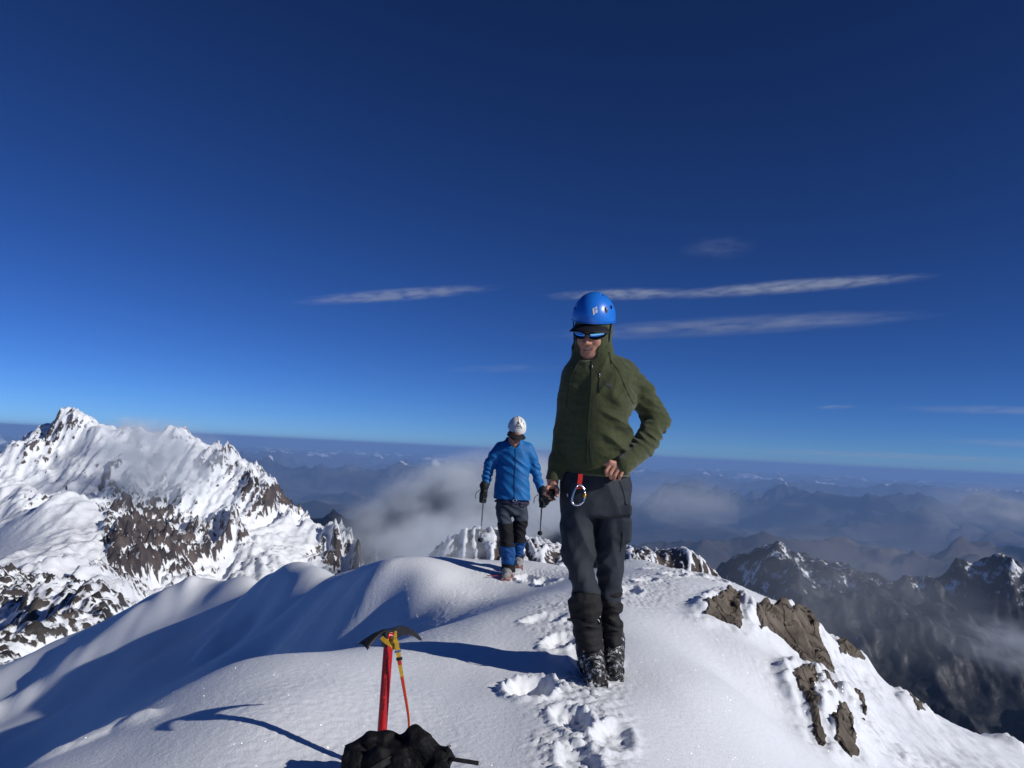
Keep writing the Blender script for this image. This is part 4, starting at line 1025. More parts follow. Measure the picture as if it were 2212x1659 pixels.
# ---- gaiters and boots
for side, secs, dd in ((0, [(*g(1265, 1276, -.065), .074, .082), (*g(1264, 1300, -.06), .075, .084), (*g(1265, 1340, -.05), .073, .08), (*g(1270, 1372, -.045), .064, .078), (*g(1274, 1400, -.05), .062, .088)], 0),
                       (1, [(*g(1318, 1276, .03), .062, .07), (*g(1319, 1310, .04), .055, .068), (*g(1321, 1345, .055), .052, .066), (*g(1321, 1372, .06), .05, .068), (*g(1322, 1392, .05), .051, .078)], 0)):
    G = Clay(np.array(secs)[:, :3].min(0) - .14, np.array(secs)[:, :3].max(0) + .14, 0.0044)
    G.loft(secs, 0.01, fold=lambda x, y, z, t: -0.03 * ((1 - np.abs(n3(x * 8 + 5, y * 8, z * 24))) - 0.8) - 0.006 * n3(x * 11, y * 11, z * 11))
    ga = G.build('gaiter', M_GAIT, man, 1)
    c0 = secs[1]; th = np.linspace(0, 2 * np.pi, 28, endpoint=False)
    stroke('strap', [(c0[0] + (c0[3] + .004) * math.cos(a), c0[1] + (c0[4] + .004) * math.sin(a), c0[2] - .085 + .01 * math.sin(a * 2)) for a in th], 0.012, 0.004, M_BLACK, ga, closed=True, normal=[(math.cos(a), math.sin(a), 0) for a in th])
    heel, toe = ((g(1270, 1398, .06), g(1292, 1447, -.205)), (g(1320, 1386, .12), g(1326, 1428, -.10)))[side]
    zt = ground(toe[0], toe[1]) + .002; zh = ground(heel[0], heel[1]) + .002
    zt = max(zt, -.05)
    K = Clay(np.minimum(heel, toe) - .14, np.maximum(heel, toe) + (.14, .14, .2), 0.004)
    H0 = np.array([heel[0], heel[1], zh]); T0 = np.array([toe[0], toe[1], zt]); ax = unit(T0 - H0); rt = unit(np.cross(ax, (0, 0, 1)))
    L = np.linalg.norm(T0 - H0)
    def bp(u, v, wz): return H0 + ax * u * L + rt * v + np.array([0, 0, wz])
    K.chain([np.array([*bp(0.08, 0, .06), .05]), np.array([*bp(.5, 0, .062), .052]), np.array([*bp(.9, 0, .046), .042])], 0.02)
    K.chain([np.array([*bp(.30, 0, .08), .055]), np.array([*bp(.16, 0, .11), .06]), np.array([*bp(.10, 0, .19), .056])], 0.03)
    K.box(bp(.48, 0, .012), (L * .58, .047, .014), axes=np.stack([ax, rt, np.cross(ax, rt) * -1]), rnd=.01, k=.006)
    for q in range(5): K.cone(bp(.35 + .1 * q, -.035, .10 - .012 * q), bp(.35 + .1 * q, .035, .10 - .012 * q), .006, .006, .006)
    K.warp(lambda x, y, z: 0.006 * n3(x * 30, y * 30, z * 30) + .004 * n3(x * 70, y * 70, z * 70))
    bo = K.build('boot', M_BOOT, man, 0)
    V = [bp(.5 + .55 * math.cos(a) * (1 if abs(math.cos(a)) < 2 else 1), .056 * math.sin(a), .016) for a in np.linspace(0, 2 * np.pi, 24, endpoint=False)]
    cr_ = tube('crampon', V, 0.0055, M_DARKSTEEL, bo, 6, closed=True)
    for u in (.15, .45, .8, 1.0):
        for v in (-1, 1):
            a = bp(u, v * .045, .014); tube('spike', [a, a + (0, 0, -.02) + ax * .004, a + (0, 0, -.04) + ax * .008], [.005, .0035, .001], M_DARKSTEEL, cr_, 5)

# ---- helmet, cap, glasses
uf = unit(hu * 0.96 + np.array([0.05, -0.02, 0.1])); ur = unit(np.cross(hf, uf)); ff = np.cross(uf, ur)
XA = np.stack([ur, ff, uf])
XC = g(1283, 686, -.030)
def helm_clay():
    K = Clay(XC - .19, XC + .19, 0.003)
    K.ball(XC, (.1035, .127, .126), 0.01, axes=XA)
    K.plane(XC - uf * 0.012, -uf, 0.004)
    K.ball(XC - uf * .01, (.0955, .119, .117), .004, 'cut', axes=XA)
    return K
X = helm_clay()
def xp(px, py, off=0.0): 
    d = ray(px, py); d /= np.linalg.norm(d)
    return X.touch(EYE, d, D1 - .4, D1 + .3, off), d
for (px, py, rx_, rz_, dp) in ((1320, 661, .006, .016, .02), (1243, 662, .007, .014, .02), (1300, 636, .004, .010, .012)):
    q, d = xp(px, py)
    X.ball(q, (rx_, dp, rz_), .003, 'cut', axes=np.stack([unit(np.cross(d, (0, 0, 1))), d, np.array([0, 0, 1.0])]))
hl = X.build('helmet', M_BLUE, man, 2)
Y_ = Clay(XC - .18, XC + .18, 0.004)
Y_.ball(XC, (.097, .12, .119), 0.01, axes=XA); Y_.plane(XC - uf * 0.016, -uf, 0.003); Y_.ball(XC, (.088, .111, .11), 0.004, 'cut', axes=XA)
Y_.build('padding', M_BLACK, hl, 1)
q, d = xp(1308, 671, -.003)
K = Clay(q - .04, q + .04, .0015); K.ball(q, (.0105, .008, .0165), .002, axes=np.stack([unit(np.cross(d, (0, 0, 1))), d, np.array([0, 0, 1.0])]))
K.build('lamp_clip', mat('grey_plastic', (0.09, 0.09, 0.095), rough=0.3, spec=0.6), hl, 1)
X = helm_clay()
patch('logo', [(1279.8, 666.5), (1284.0, 664.5), (1284.6, 671), (1285.2, 679), (1281.4, 681), (1280.4, 673)], X, M_GREY, hl, 0.002)
patch('logo', [(1285.2, 664.2), (1289.6, 661.5), (1290, 665.8), (1285.8, 668)], X, M_GREY, hl, 0.002)
patch('logo', [(1286, 669.6), (1290.4, 668), (1291, 674.6), (1286.6, 677)], X, M_GREY, hl, 0.002)
th = np.linspace(R(205), R(335), 26)
stroke('brim', [XC - uf * .013 + ur * .1035 * math.cos(a) - ff * .127 * math.sin(a) for a in np.linspace(0, 2 * np.pi, 60, endpoint=False)], .004, .004, M_BLUE, hl, closed=True, normal=uf)
for s in (1, -1):
    pts = [XC + ur * s * .097 - uf * .012 + ff * .02, HC + hr * s * .0915 + hf * .02 + hu * .02, HC + hr * s * .088 + hf * .025 - hu * .03, HC + hr * s * .082 + hf * .04 - hu * .075]
    stroke('chin_strap', spline(pts, 16), .012, .003, M_BLACK, hl, normal=hr * s)

def wrap(name, outline, rad, thick, material, parent, hd, n=None):
    """a plate curved round the head: outline points are (angle from straight ahead, height)"""
    V, m = [], len(outline)
    for rr_ in (rad + thick, rad):
        for a, c in outline: V.append(hd(rr_ * math.sin(R(a)) * 0.94, rr_ * math.cos(R(a)) * 1.02, c))
    F = [(i, (i + 1) % m, m + (i + 1) % m, m + i) for i in range(m)]
    h = m // 2
    for i in range(h - 1):
        a, b, c_, d_ = i, i + 1, m - 2 - i, m - 1 - i
        F.append((a, b, c_, d_)); F.append((m + d_, m + c_, m + b, m + a))
    return mesh_np(name, V, F, material, parent)
def glasses(hd, parent, lens_mat, z0=0.0, rad=0.094):
    def shell(s, a0, a1, up, dn, e=0.0):
        aa_ = np.linspace(a0, a1, 12)
        t = np.linspace(0, 1, 12)
        top = [(s * a, z0 + up * (math.sin(math.pi * min(max(x * .86 + .1, 0), 1)) ** 0.5) + .004 * x) for a, x in zip(aa_, t)]
        bot = [(s * a, z0 - dn * (math.sin(math.pi * min(max(x * .9 + .07, 0), 1)) ** 0.6) + .006 * x) for a, x in zip(aa_, t)]
        return top + bot[::-1]
    fr = None
    o1 = shell(1, 3, 60, .020, .023); o2 = shell(-1, 3, 60, .020, .023)
    fr = wrap('sunglasses', o1, rad, .004, M_BLACK, parent, hd)
    wrap('rim', o2, rad, .004, M_BLACK, fr, hd)
    wrap('lens', shell(1, 8, 53, .014, .0165), rad + .0035, .0022, lens_mat, fr, hd)
    wrap('lens', shell(-1, 8, 53, .014, .0165), rad + .0035, .0022, lens_mat, fr, hd)
    aa_ = np.linspace(-6, 6, 6)
    wrap('bridge', [(a, z0 + .012) for a in aa_] + [(a, z0 + .003) for a in aa_[::-1]], rad + .001, .004, M_BLACK, fr, hd)
    for s in (-1, 1):
        aa_ = np.linspace(52, 92, 10)
        wrap('temple', [(s * a, z0 + .011) for a in aa_] + [(s * a, z0 + .001) for a in aa_[::-1]], rad - .001, .004, M_BLACK, fr, hd)
    return fr
glasses(hd, man, M_LENS, 0.002)

def visor(hd, parent, material, root=0.082, tip=0.142, c0=0.056, c1=0.030, half=66, name='cap'):
    N, Mr = 25, 7
    V = []
    for lay in (0, -.004):
        for i in range(Mr):
            u = i / (Mr - 1)
            for j in range(N):
                a = R(-half + 2 * half * j / (N - 1))
                ln = root + (tip - root) * u * (math.cos(a) ** 0.6 if abs(a) < 1.5 else 0)
                V.append(hd(ln * math.sin(a) * 0.95, ln * math.cos(a) * 1.04, c0 + (c1 - c0) * u - 0.020 * (math.sin(a) ** 2) * (0.4 + .6 * u) + lay))
    F = []
    m = Mr * N
    for i in range(Mr - 1):
        for j in range(N - 1):
            a = i * N + j
            F.append((a, a + 1, a + N + 1, a + N)); F.append((m + a, m + a + N, m + a + N + 1, m + a + 1))
    for j in range(N - 1): F.append(((Mr - 1) * N + j, (Mr - 1) * N + j + 1, m + (Mr - 1) * N + j + 1, m + (Mr - 1) * N + j))
    for i in range(Mr - 1):
        F.append((i * N, (i + 1) * N, m + (i + 1) * N, m + i * N)); F.append((i * N + N - 1, m + i * N + N - 1, m + (i + 1) * N + N - 1, (i + 1) * N + N - 1))
    return mesh_np(name, V, F, material, parent)
visor(hd, man, M_BLACK)
K = Clay(HC - .16, HC + .17, .004)
K.ball(HC + hu * .022, (.0775, .0975, .112), .01, axes=HA); K.plane(hd(0, 0, .030), -hu, .004); K.ball(HC + hu * .022, (.0735, .0935, .108), .003, 'cut', axes=HA)
K.build('beanie', M_BLACK, man, 1)
wrap('teeth', [(a, -.0615 + .0000042 * a * a * .9) for a in np.linspace(-20, 20, 12)] + [(a, -.0700 + .000020 * a * a) for a in np.linspace(-19, 19, 12)[::-1]], 0.0825, .0042, M_TEETH, man, hd)
tube('toggle', spline([hd(.068, .06, -.01), hd(.078, .062, -.04), hd(.081, .064, -.06)], 10), 0.0016, M_BLACK, man, 6)
K = Clay(hd(.081, .064, -.068) - .02, hd(.081, .064, -.068) + .02, .0015); K.ball(hd(.081, .064, -.068), (.005, .005, .010), .002); K.build('cord_lock', M_BLACK, man)

# ---- red harness loop and the karabiner on it
lp = [g(1254, 1024, -.150), g(1253.5, 1034, -.152), g(1251.5, 1046, -.152), g(1250.5, 1056, -.150)]
stroke('harness_sling', spline(lp, 12), .021, .005, M_RED, man)
kb = empty('karabiner', g(1250, 1057, -.15), 'silver pear shaped locking karabiner hanging from the red sling at the green climber', 'karabiner')
kp = [(1247, 1049), (1240.5, 1062), (1236, 1078), (1237, 1087), (1244, 1091), (1252, 1090), (1260.5, 1083), (1262.5, 1076)]
tube('frame', spline([g(a, b, -.155) for a, b in kp], 40), .0052, M_STEEL, kb, 10)
tube('nose', spline([g(a, b, -.155) for a, b in [(1247, 1049), (1252, 1047), (1258, 1051), (1262.5, 1058)]], 16), .0052, M_STEEL, kb, 10)
tube('gate', [g(1262.5, 1058, -.155), g(1263.5, 1067, -.155), g(1262.5, 1077, -.155)], .0045, M_STEEL, kb, 10)
tube('locking_sleeve', [g(1263, 1066, -.155), g(1263.3, 1070, -.155), g(1263, 1074, -.155)], [.0068, .0074, .0068], mat('gold_metal', (0.75, 0.42, 0.05), rough=0.3, metal=0.8), kb, 12)

# ---- the glove crumpled in his hand
gl = empty('glove', g(1188, 1072, -.04), 'crumpled black glove held in the bare hand of the green climber', 'glove')
K = Clay(g(1160, 1095, -.12) - .02, g(1210, 1050, .03) + .02, .003)
K.chain([g(1198, 1060, -.05, .012), g(1189, 1069, -.05, .019), g(1180, 1079, -.045, .017)], .02)
K.chain([g(1189, 1069, -.05, .013), g(1176, 1072, -.06, .010)], .01)
K.chain([g(1184, 1074, -.05, .010), g(1181, 1087, -.055, .009)], .01)
K.warp(lambda x, y, z: 0.005 * n3(x * 45, y * 45, z * 45))
K.build('palm', M_BLACK, gl, 1)
stroke('cuff_strap', spline([g(1197, 1055, -.07), g(1203, 1062, -.06), g(1200, 1068, -.045)], 10), .012, .003, M_BLACK, gl)
# ------------------------------------------------------------------ the climber in blue coming up behind
D2 = 8.9
def q2(px, py, dy=0.0, r=None):
    v = W(px, py, D2 + dy)
    return np.array([*v, r]) if r is not None else v
M_JACK = mat('blue_softshell', (0.008, 0.135, 0.38), rough=0.6, spec=0.3, noise=(12, 0.12), bump=[(300, 0.2, 0.003), (14, 0.4, 0.02)])
M_LEGS = mat('grey_softshell', (0.045, 0.055, 0.075), rough=0.8, spec=0.2, noise=(20, 0.2), bump=[(18, 0.5, 0.015)])
M_KNEE = mat('black_knee_cloth', (0.012, 0.012, 0.014), rough=0.8, spec=0.2)
M_GBLUE = mat('blue_gaiter_cloth', (0.012, 0.075, 0.25), rough=0.7, spec=0.2, noise=(14, 0.4))
M_PALEBOOT = mat('pale_boot', (0.26, 0.25, 0.245), rough=0.7, noise=(40, 0.5), bump=[(50, 0.6, 0.01)])
M_CRAMP = mat('red_crampon', (0.42, 0.07, 0.05), rough=0.45, metal=0.3)
M_PURPLE = mat('purple_webbing', (0.035, 0.03, 0.07), rough=0.8)
man2 = empty('person', q2(1098, 1243), 'climber in a blue jacket and white helmet walking up the ridge with trekking poles', 'person')
hf2 = unit((0.16, -0.84, -0.52)); hr2 = unit(np.cross(hf2, (0.10, 0, 1.0))); hu2 = np.cross(hr2, hf2)
HA2 = np.stack([hr2, hf2, hu2]); HC2 = q2(1113, 938, -.06)
def hd2(a, b, c): return HC2 + a * hr2 + b * hf2 + c * hu2

B = Clay(q2(1025, 890, -.45), q2(1195, 1255, .40), 0.006)
B.loft([(*q2(1106, 1080), .14, .095), (*q2(1107, 1030), .125, .09), (*q2(1110, 990), .13, .095), (*q2(1111, 972), .115, .085), (*q2(1112, 950), .07, .065)], 0.02)
B.chain([q2(1112, 955, 0, .056), q2(1113, 940, -.04, .052)], 0.03)
face(B, hd2, HA2, HC2)
B.chain([q2(1086, 974, 0, .045), q2(1060, 1003, .03, .037), q2(1048, 1050, .0, .026)], 0.03)
B.chain([q2(1137, 975, 0, .045), q2(1155, 1011, .03, .037), q2(1169, 1058, .0, .026)], 0.03)
B.chain([q2(1092, 1085, 0, .055), q2(1094, 1150, -.08, .05), q2(1097, 1222, -.04, .036), q2(1097, 1238, -.04, .03), q2(1094, 1243, -.16, .024)], 0.03)
B.chain([q2(1122, 1085, 0, .055), q2(1120, 1160, .04, .048), q2(1118, 1200, .22, .034), q2(1118, 1213, .24, .03), q2(1119, 1219, .12, .024)], 0.03)
B.build('body', M_SKIN, man2, 1)

def bf(amp, fx=7, fz=11):
    return lambda x, y, z, t: -amp * ((1 - np.abs(n3(x * fx + z * 5, y * fx, z * fz + x * 6))) - 0.8) * 2.4
J = Clay(q2(1030, 925, -.3), q2(1190, 1095, .3), 0.006)
J.loft([(*q2(1106, 1079), .208, .14), (*q2(1106, 1060), .20, .138), (*q2(1107, 1025), .186, .128), (*q2(1108, 990), .188, .13), (*q2(1110, 968), .165, .112), (*q2(1111, 953), .11, .095), (*q2(1112, 946), .078, .085)], 0.03, fold=bf(.009), rnd=.012, yaw=-0.2)
J.chain([q2(1082, 968, 0, .074), q2(1069, 984, .01, .066)], .05)
J.chain([q2(1069, 984, .01, .062), q2(1058, 1003, .03, .062), q2(1052, 1028, .015, .052), q2(1049, 1050, .0, .043)], .03, fold=bf(.012, 8, 20))
J.chain([q2(1139, 969, 0, .072), q2(1149, 989, .01, .064)], .05)
J.chain([q2(1149, 989, .01, .060), q2(1155, 1011, .03, .058), q2(1162, 1035, .015, .05), q2(1168, 1058, .0, .042)], .03, fold=bf(.012, 8, 20))
J.ball(hd2(0, .05, -.07), (.05, .08, .06), .01, 'cut', axes=HA2)
jk = J.build('softshell_jacket', M_JACK, man2, 1)
def on2(px, py, off=.002):
    d = ray(px, py); d /= np.linalg.norm(d)
    return J.touch(EYE, d, D2 - .8, D2 + .6, off)
pts = np.array([on2(a, b) for a, b, _ in spline([(1113, 966, 0), (1113, 1000, 0), (1111, 1040, 0), (1111, 1078, 0)], 30)])
stroke('front_zip', pts, .009, .004, mat('navy_seam', (0.008, 0.03, 0.12), rough=.7), jk, normal=(0, -1, .1))
K = Clay(q2(1090, 975, -.2), q2(1135, 935, .2), .005)
K.chain([np.array([*hd2(-.06, .0, -.08), .03]), np.array([*hd2(-.04, .045, -.115), .028]), np.array([*hd2(0, .06, -.13), .028]), np.array([*hd2(.04, .045, -.115), .028]), np.array([*hd2(.06, .0, -.08), .03])], .03)
K.build('neck_gaiter', M_BLACK, man2, 1)
# trousers, knees, gaiters
T = Clay(q2(1055, 1070, -.3), q2(1160, 1205, .4), 0.006)
T.loft([(*q2(1107, 1074), .17, .12), (*q2(1106, 1090), .182, .128), (*q2(1106, 1112), .17, .118)], .03, fold=bf(.012))
T.loft([(*q2(1089, 1095), .098, .11), (*q2(1090, 1120, -.03), .088, .10), (*q2(1093, 1150, -.08), .070, .085), (*q2(1095, 1175, -.07), .066, .08)], .012, fold=bf(.014))
T.loft([(*q2(1124, 1095), .092, .11), (*q2(1124, 1120, .01), .084, .10), (*q2(1121, 1150, .04), .072, .085), (*q2(1120, 1172, .08), .066, .08)], .012, fold=bf(.014))
T.build('trousers', M_LEGS, man2, 1)
for a in ([(*q2(1091, 1128, -.045), .089, .1), (*q2(1093, 1150, -.08), .076, .091), (*q2(1096, 1177, -.07), .071, .085)], [(*q2(1124, 1122, .012), .089, .105), (*q2(1121, 1150, .04), .078, .091), (*q2(1121, 1172, .08), .071, .085)]):
    K = Clay(np.array(a)[:, :3].min(0) - .13, np.array(a)[:, :3].max(0) + .13, .006); K.loft(a, .01, fold=bf(.013)); K.build('knee_panel', M_KNEE, man2, 1)
for a, m in (([(*q2(1096, 1172, -.07), .080, .09), (*q2(1097, 1195, -.06), .082, .09), (*q2(1098, 1218, -.05), .074, .085), (*q2(1098, 1232, -.05), .07, .09)], 0), ([(*q2(1121, 1163, .06), .079, .09), (*q2(1120, 1180, .14), .075, .085), (*q2(1118, 1198, .22), .062, .08), (*q2(1118, 1206, .24), .06, .085)], 1)):
    K = Clay(np.array(a)[:, :3].min(0) - .13, np.array(a)[:, :3].max(0) + .13, .006); K.loft(a, .01, fold=bf(.012, 9, 20)); ga = K.build('gaiter', M_GBLUE, man2, 1)
    sa = np.array(a); lo_, md = sa[-1], sa[1]
    th = np.linspace(0, 2 * np.pi, 24, endpoint=False)
    stroke('cuff', [(sa[0][0] + (sa[0][3] + .004) * math.cos(t_), sa[0][1] + (sa[0][4] + .004) * math.sin(t_), sa[0][2] - .02) for t_ in th], .035, .006, M_KNEE, ga, closed=True, normal=[(math.cos(t_), math.sin(t_), 0) for t_ in th])
    stroke('rand', [(lo_[0] + (lo_[3] + .005) * math.cos(t_), lo_[1] + (lo_[4] + .004) * math.sin(t_), lo_[2] + .03) for t_ in th], .085, .006, M_KNEE, ga, closed=True, normal=[(math.cos(t_), math.sin(t_), 0) for t_ in th])
for heel, toe, lift in ((q2(1098, 1238, .02), q2(1092, 1248, -.24), 0), (q2(1118, 1212, .30), q2(1120, 1222, .03), .0)):
    H0 = np.array([heel[0], heel[1], ground(heel[0], heel[1])]); T0 = np.array([toe[0], toe[1], ground(toe[0], toe[1])])
    H0[2] = max(H0[2], heel[2] - .06); T0[2] = max(T0[2], toe[2] - .03)
    ax = unit(T0 - H0); rt = unit(np.cross(ax, (0, 0, 1))); L = np.linalg.norm(T0 - H0)
    def bp(u, v, wz): return H0 + ax * u * L + rt * v + np.array([0, 0, wz])
    K = Clay(np.minimum(H0, T0) - .14, np.maximum(H0, T0) + (.14, .14, .22), .005)
    K.chain([np.array([*bp(0.1, 0, .06), .05]), np.array([*bp(.5, 0, .06), .052]), np.array([*bp(.9, 0, .045), .042])], .02)
    K.chain([np.array([*bp(.28, 0, .07), .055]), np.array([*bp(.12, 0, .15), .056])], .03)
    K.box(bp(.48, 0, .012), (L * .56, .047, .014), axes=np.stack([ax, rt, np.cross(rt, ax)]), rnd=.01, k=.006)
    K.warp(lambda x, y, z: 0.006 * n3(x * 30, y * 30, z * 30))
    bo = K.build('boot', M_PALEBOOT, man2, 0)
    cr_ = tube('crampon', [bp(.5 + .56 * math.cos(a), .057 * math.sin(a), .018) for a in np.linspace(0, 2 * np.pi, 20, endpoint=False)], .007, M_CRAMP, bo, 6, closed=True)
    for u in (.1, .45, .85, 1.04):
        for v in (-1, 1):
            a = bp(u, v * .045, .016); tube('spike', [a, a + (0, 0, -.02) + ax * .004, a + (0, 0, -.045) + ax * .008], [.006, .004, .001], M_CRAMP, cr_, 5)
    if toe[0] < q2(1110, 1240)[0]:
        tube('strap_tail', spline([bp(.75, -.05, .05), bp(.85, .09, .035), bp(.9, .2, .03)], 12), .006, M_CRAMP, bo, 6)
# harness
th = np.linspace(0, 2 * np.pi, 36, endpoint=False); c_ = q2(1106, 1084)
hs = stroke('harness', [(c_[0] + .190 * math.cos(t_), c_[1] + .134 * math.sin(t_), c_[2] + .006 * math.sin(2 * t_)) for t_ in th], .024, .008, M_PURPLE, man2, closed=True, normal=[(math.cos(t_), math.sin(t_), 0) for t_ in th])
tube('gear_loop', spline([q2(1124, 1085, -.135), q2(1132, 1094, -.12), q2(1142, 1090, -.09)], 12), .006, M_PURPLE, hs, 6)
tube('buckle_ring', [q2(1112 + 4.2 * math.cos(a), 1081 + 2.6 * math.sin(a), -.15) for a in np.linspace(0, 2 * np.pi, 16, endpoint=False)], .005, M_STEEL, hs, 6, closed=True)

# helmet with its badge
uf = unit(hu2 + np.array([0.0, -0.1, 0.25])); ur = unit(np.cross(hf2, uf)); ff = np.cross(uf, ur); XA2 = np.stack([ur, ff, uf]); XC2 = q2(1116.5, 925, -.05)
X2 = Clay(XC2 - .2, XC2 + .2, .004)
X2.ball(XC2, (.103, .125, .135), .01, axes=XA2); X2.plane(XC2 - uf * .012, -uf, .004); X2.ball(XC2 - uf * .01, (.096, .118, .127), .004, 'cut', axes=XA2)
X2.chain([np.array([*(XC2 + ur * .012 + ff * .125 * math.sin(R(a)) + uf * .135 * math.cos(R(a))), .004]) for a in range(-60, 70, 10)], .008)
hl2 = X2.build('helmet', M_WHITE, man2, 2)
M_MARK = mat('dark_mark', (0.03, 0.035, 0.05), rough=.6)
def mk(name, poly): return patch(name, poly, X2, M_MARK, hl2, .004, lift=.0015, y0=8.2)
def line(a, b, w_):
    a, b = np.array(a), np.array(b); n = unit((b - a)[::-1] * np.array([-1, 1])) * w_ / 2
    return [tuple(a + n), tuple(b + n), tuple(b - n), tuple(a - n)]
for e_ in ((1113.5, 924.6), (1127.2, 926)):
    q_ = []
    for f_ in np.linspace(0, 1, 9):
        d = unit(ray(1120.2 + (e_[0] - 1120.2) * f_, 910.5 + (e_[1] - 910.5) * f_)); q_.append(X2.touch(EYE, d, 8.2, 9.8, .001))
    stroke('badge_side', q_, .0062, .005, M_MARK, hl2, normal=unit(EYE - XC2))
mk('badge_tent', [(1117.6, 922.2), (1118.2, 919.2), (1120.4, 917.2), (1122.6, 919.4), (1123.2, 922.6), (1121.7, 922.5), (1120.4, 920.4), (1119.0, 922.3)])
for (px, py) in ((1103, 915), (1101, 921), (1126.5, 907), (1127, 911), (1131.5, 915.5)):
    mk('vent', [(px + .9 * math.cos(a), py + 1.4 * math.sin(a)) for a in np.linspace(0, 2 * np.pi, 8, endpoint=False)])
def text_mesh(body, size):
    cu = bpy.data.curves.new('t', 'FONT'); cu.body = body; cu.size = size; cu.extrude = 0.0; cu.align_x = 'CENTER'
    o = bpy.data.objects.new('t', cu); COL.objects.link(o)
    dg = bpy.context.evaluated_depsgraph_get(); me = bpy.data.meshes.new_from_object(o.evaluated_get(dg))
    V = np.array([v.co[:] for v in me.vertices]); F = [tuple(p.vertices) for p in me.polygons]
    bpy.data.objects.remove(o, do_unlink=True); bpy.data.meshes.remove(me)
    return V, F
V, F = text_mesh('CAMP', 3.4)
P3 = []
for v in V:
    d = ray(1120.4 + v[0], 926.0 - v[1] + .06 * v[0]); d /= np.linalg.norm(d); P3.append(X2.touch(EYE, d, 8.3, 9.4, .0015))
mesh_np('badge_text', P3, F, M_MARK, hl2, smooth=False)
visor(hd2, man2, M_BLACK, root=.08, tip=.155, c0=.050, c1=.030)
K = Clay(HC2 - .16, HC2 + .17, .005); K.ball(HC2 + hu2 * .018, (.076, .090, .100), .01, axes=HA2); K.plane(hd2(0, 0, .025), -hu2, .004); K.build('beanie', M_BLACK, man2, 1)
glasses(hd2, man2, M_BLACK, .002)

# gloves and poles
def mitt(px, py, sgn, tipdir):
    """a gloved fist round a pole grip; returns its centre"""
    c = q2(px, py, -.02)
    K = Clay(c - .16, c + .18, .005)
    up = np.array([0, 0, 1.0])
    K.chain([np.array([*(c + up * .125), .046]), np.array([*(c + up * .07), .042])], .01)
    K.ball(c + up * .015, (.040, .050, .060), .02)
    for i in range(4):
        z = .03 - .028 * i
        K.chain([np.array([*(c + up * z + np.array([sgn * .035, -.01, 0])), .0155]), np.array([*(c + up * z + np.array([sgn * .012, -.055, -.004])), .015]), np.array([*(c + up * (z - .004) + np.array([-sgn * .022, -.042, 0])), .0135])], .006)
    K.chain([np.array([*(c + up * .05 + np.array([-sgn * .02, -.02, 0])), .017]), np.array([*(c + up * .02 + np.array([-sgn * .02, -.055, 0])), .0145]), np.array([*(c + up * .0 + np.array([sgn * .004, -.066, 0])), .013])], .008)
    K.warp(lambda x, y, z: .004 * n3(x * 30, y * 30, z * 30))
    gm = K.build('glove', M_BLACK, man2, 1)
    th = np.linspace(0, 2 * np.pi, 20, endpoint=False)
    stroke('cuff', [(c[0] + .050 * math.cos(a), c[1] + .050 * math.sin(a), c[2] + .115) for a in th], .035, .006, M_BLACK, gm, closed=True, normal=[(math.cos(a), math.sin(a), 0) for a in th])
    tube('leash', spline([c + (-.045 * 1, -.02, .07), c + (-.085, -.02, .03), c + (-.09, -.02, -.03)], 10), .004, M_BLACK, gm, 6)
    return c
def pole(px, py, tip, label, c, skin):
    a = c + np.array([0, -.02, .045]); b = q2(*tip)
    t_ = unit(b - a); L = 1.12
    o = empty('trekking_pole', b, label, 'trekking pole')
    tube('grip', [a - t_ * .03, a, a + t_ * .03, a + t_ * .11, a + t_ * .15], [.020, .019, .016, .017, .013], M_BLACK, o, 10)
    tube('shaft', [a + t_ * .14, a + t_ * (np.linalg.norm(b - a) * .55)], .009, skin, o, 8)
    tube('lower_shaft', [a + t_ * (np.linalg.norm(b - a) * .55), b - t_ * .05], .007, skin, o, 8)
    tube('basket', [b - t_ * .10, b - t_ * .097, b - t_ * .09], [.010, .032, .012], M_BLACK, o, 12)
    tube('tip', [b - t_ * .06, b], [.006, .002], M_STEEL, o, 6)
M_ALU = mat('grey_alloy', (0.3, 0.33, 0.38), rough=.35, metal=.8)
c = mitt(1045, 1072, -1, 0)
pole(1045, 1072, (1037, 1174, 1.0), 'grey trekking pole in the gloved hand further from the green climber', c, M_ALU)
c = mitt(1171, 1082, 1, 0)
pole(1171, 1082, (1166, 1158, 1.0), 'dark trekking pole in the gloved hand closer to the green climber', c, M_DARKSTEEL)
# ------------------------------------------------------------------ ice axe planted in the snow, rucksack in front of it
DA = 2.62
def a_(px, py, dy=0.0): return W(px, py, DA + dy)
top, low = a_(841, 1366), a_(824.5, 1592)
ud = unit(top - low)                                  # up the shaft
foot = low - ud * 0.32
axe = empty('ice_axe', foot, 'red shafted ice axe planted upright in the snow with a yellow wrist leash', 'ice axe')
fw = unit(np.array([0.70, 0.71, 0]) - ud * (np.array([0.70, 0.71, 0]) @ ud))     # the way the pick points
sd_ = np.cross(ud, fw)
M_RSHAFT = mat('red_anodised', (0.52, 0.012, 0.018), rough=0.35, spec=0.5, metal=0.25, noise=(40, .12), coat=.2)
V = []; n = 20
lev = [(0, .0), (.02, 1), (1, 1)]
hs_ = np.linalg.norm(top - foot)
for f in (0, hs_ * .3, hs_ * .6, hs_ * .985, hs_):
    sc = .86 if f == hs_ else 1
    for i in range(n):
        a = 2 * math.pi * i / n
        ca, sa = math.cos(a), math.sin(a)
        V.append(foot + ud * f + fw * (.0150 * sc * np.sign(ca) * abs(ca) ** .6) + sd_ * (.0118 * sc * np.sign(sa) * abs(sa) ** .8))
F = [(r * n + i, r * n + (i + 1) % n, (r + 1) * n + (i + 1) % n, (r + 1) * n + i) for r in range(4) for i in range(n)] + [tuple(4 * n + i for i in range(n))]
sh = mesh_np('shaft', V, F, M_RSHAFT, axe)
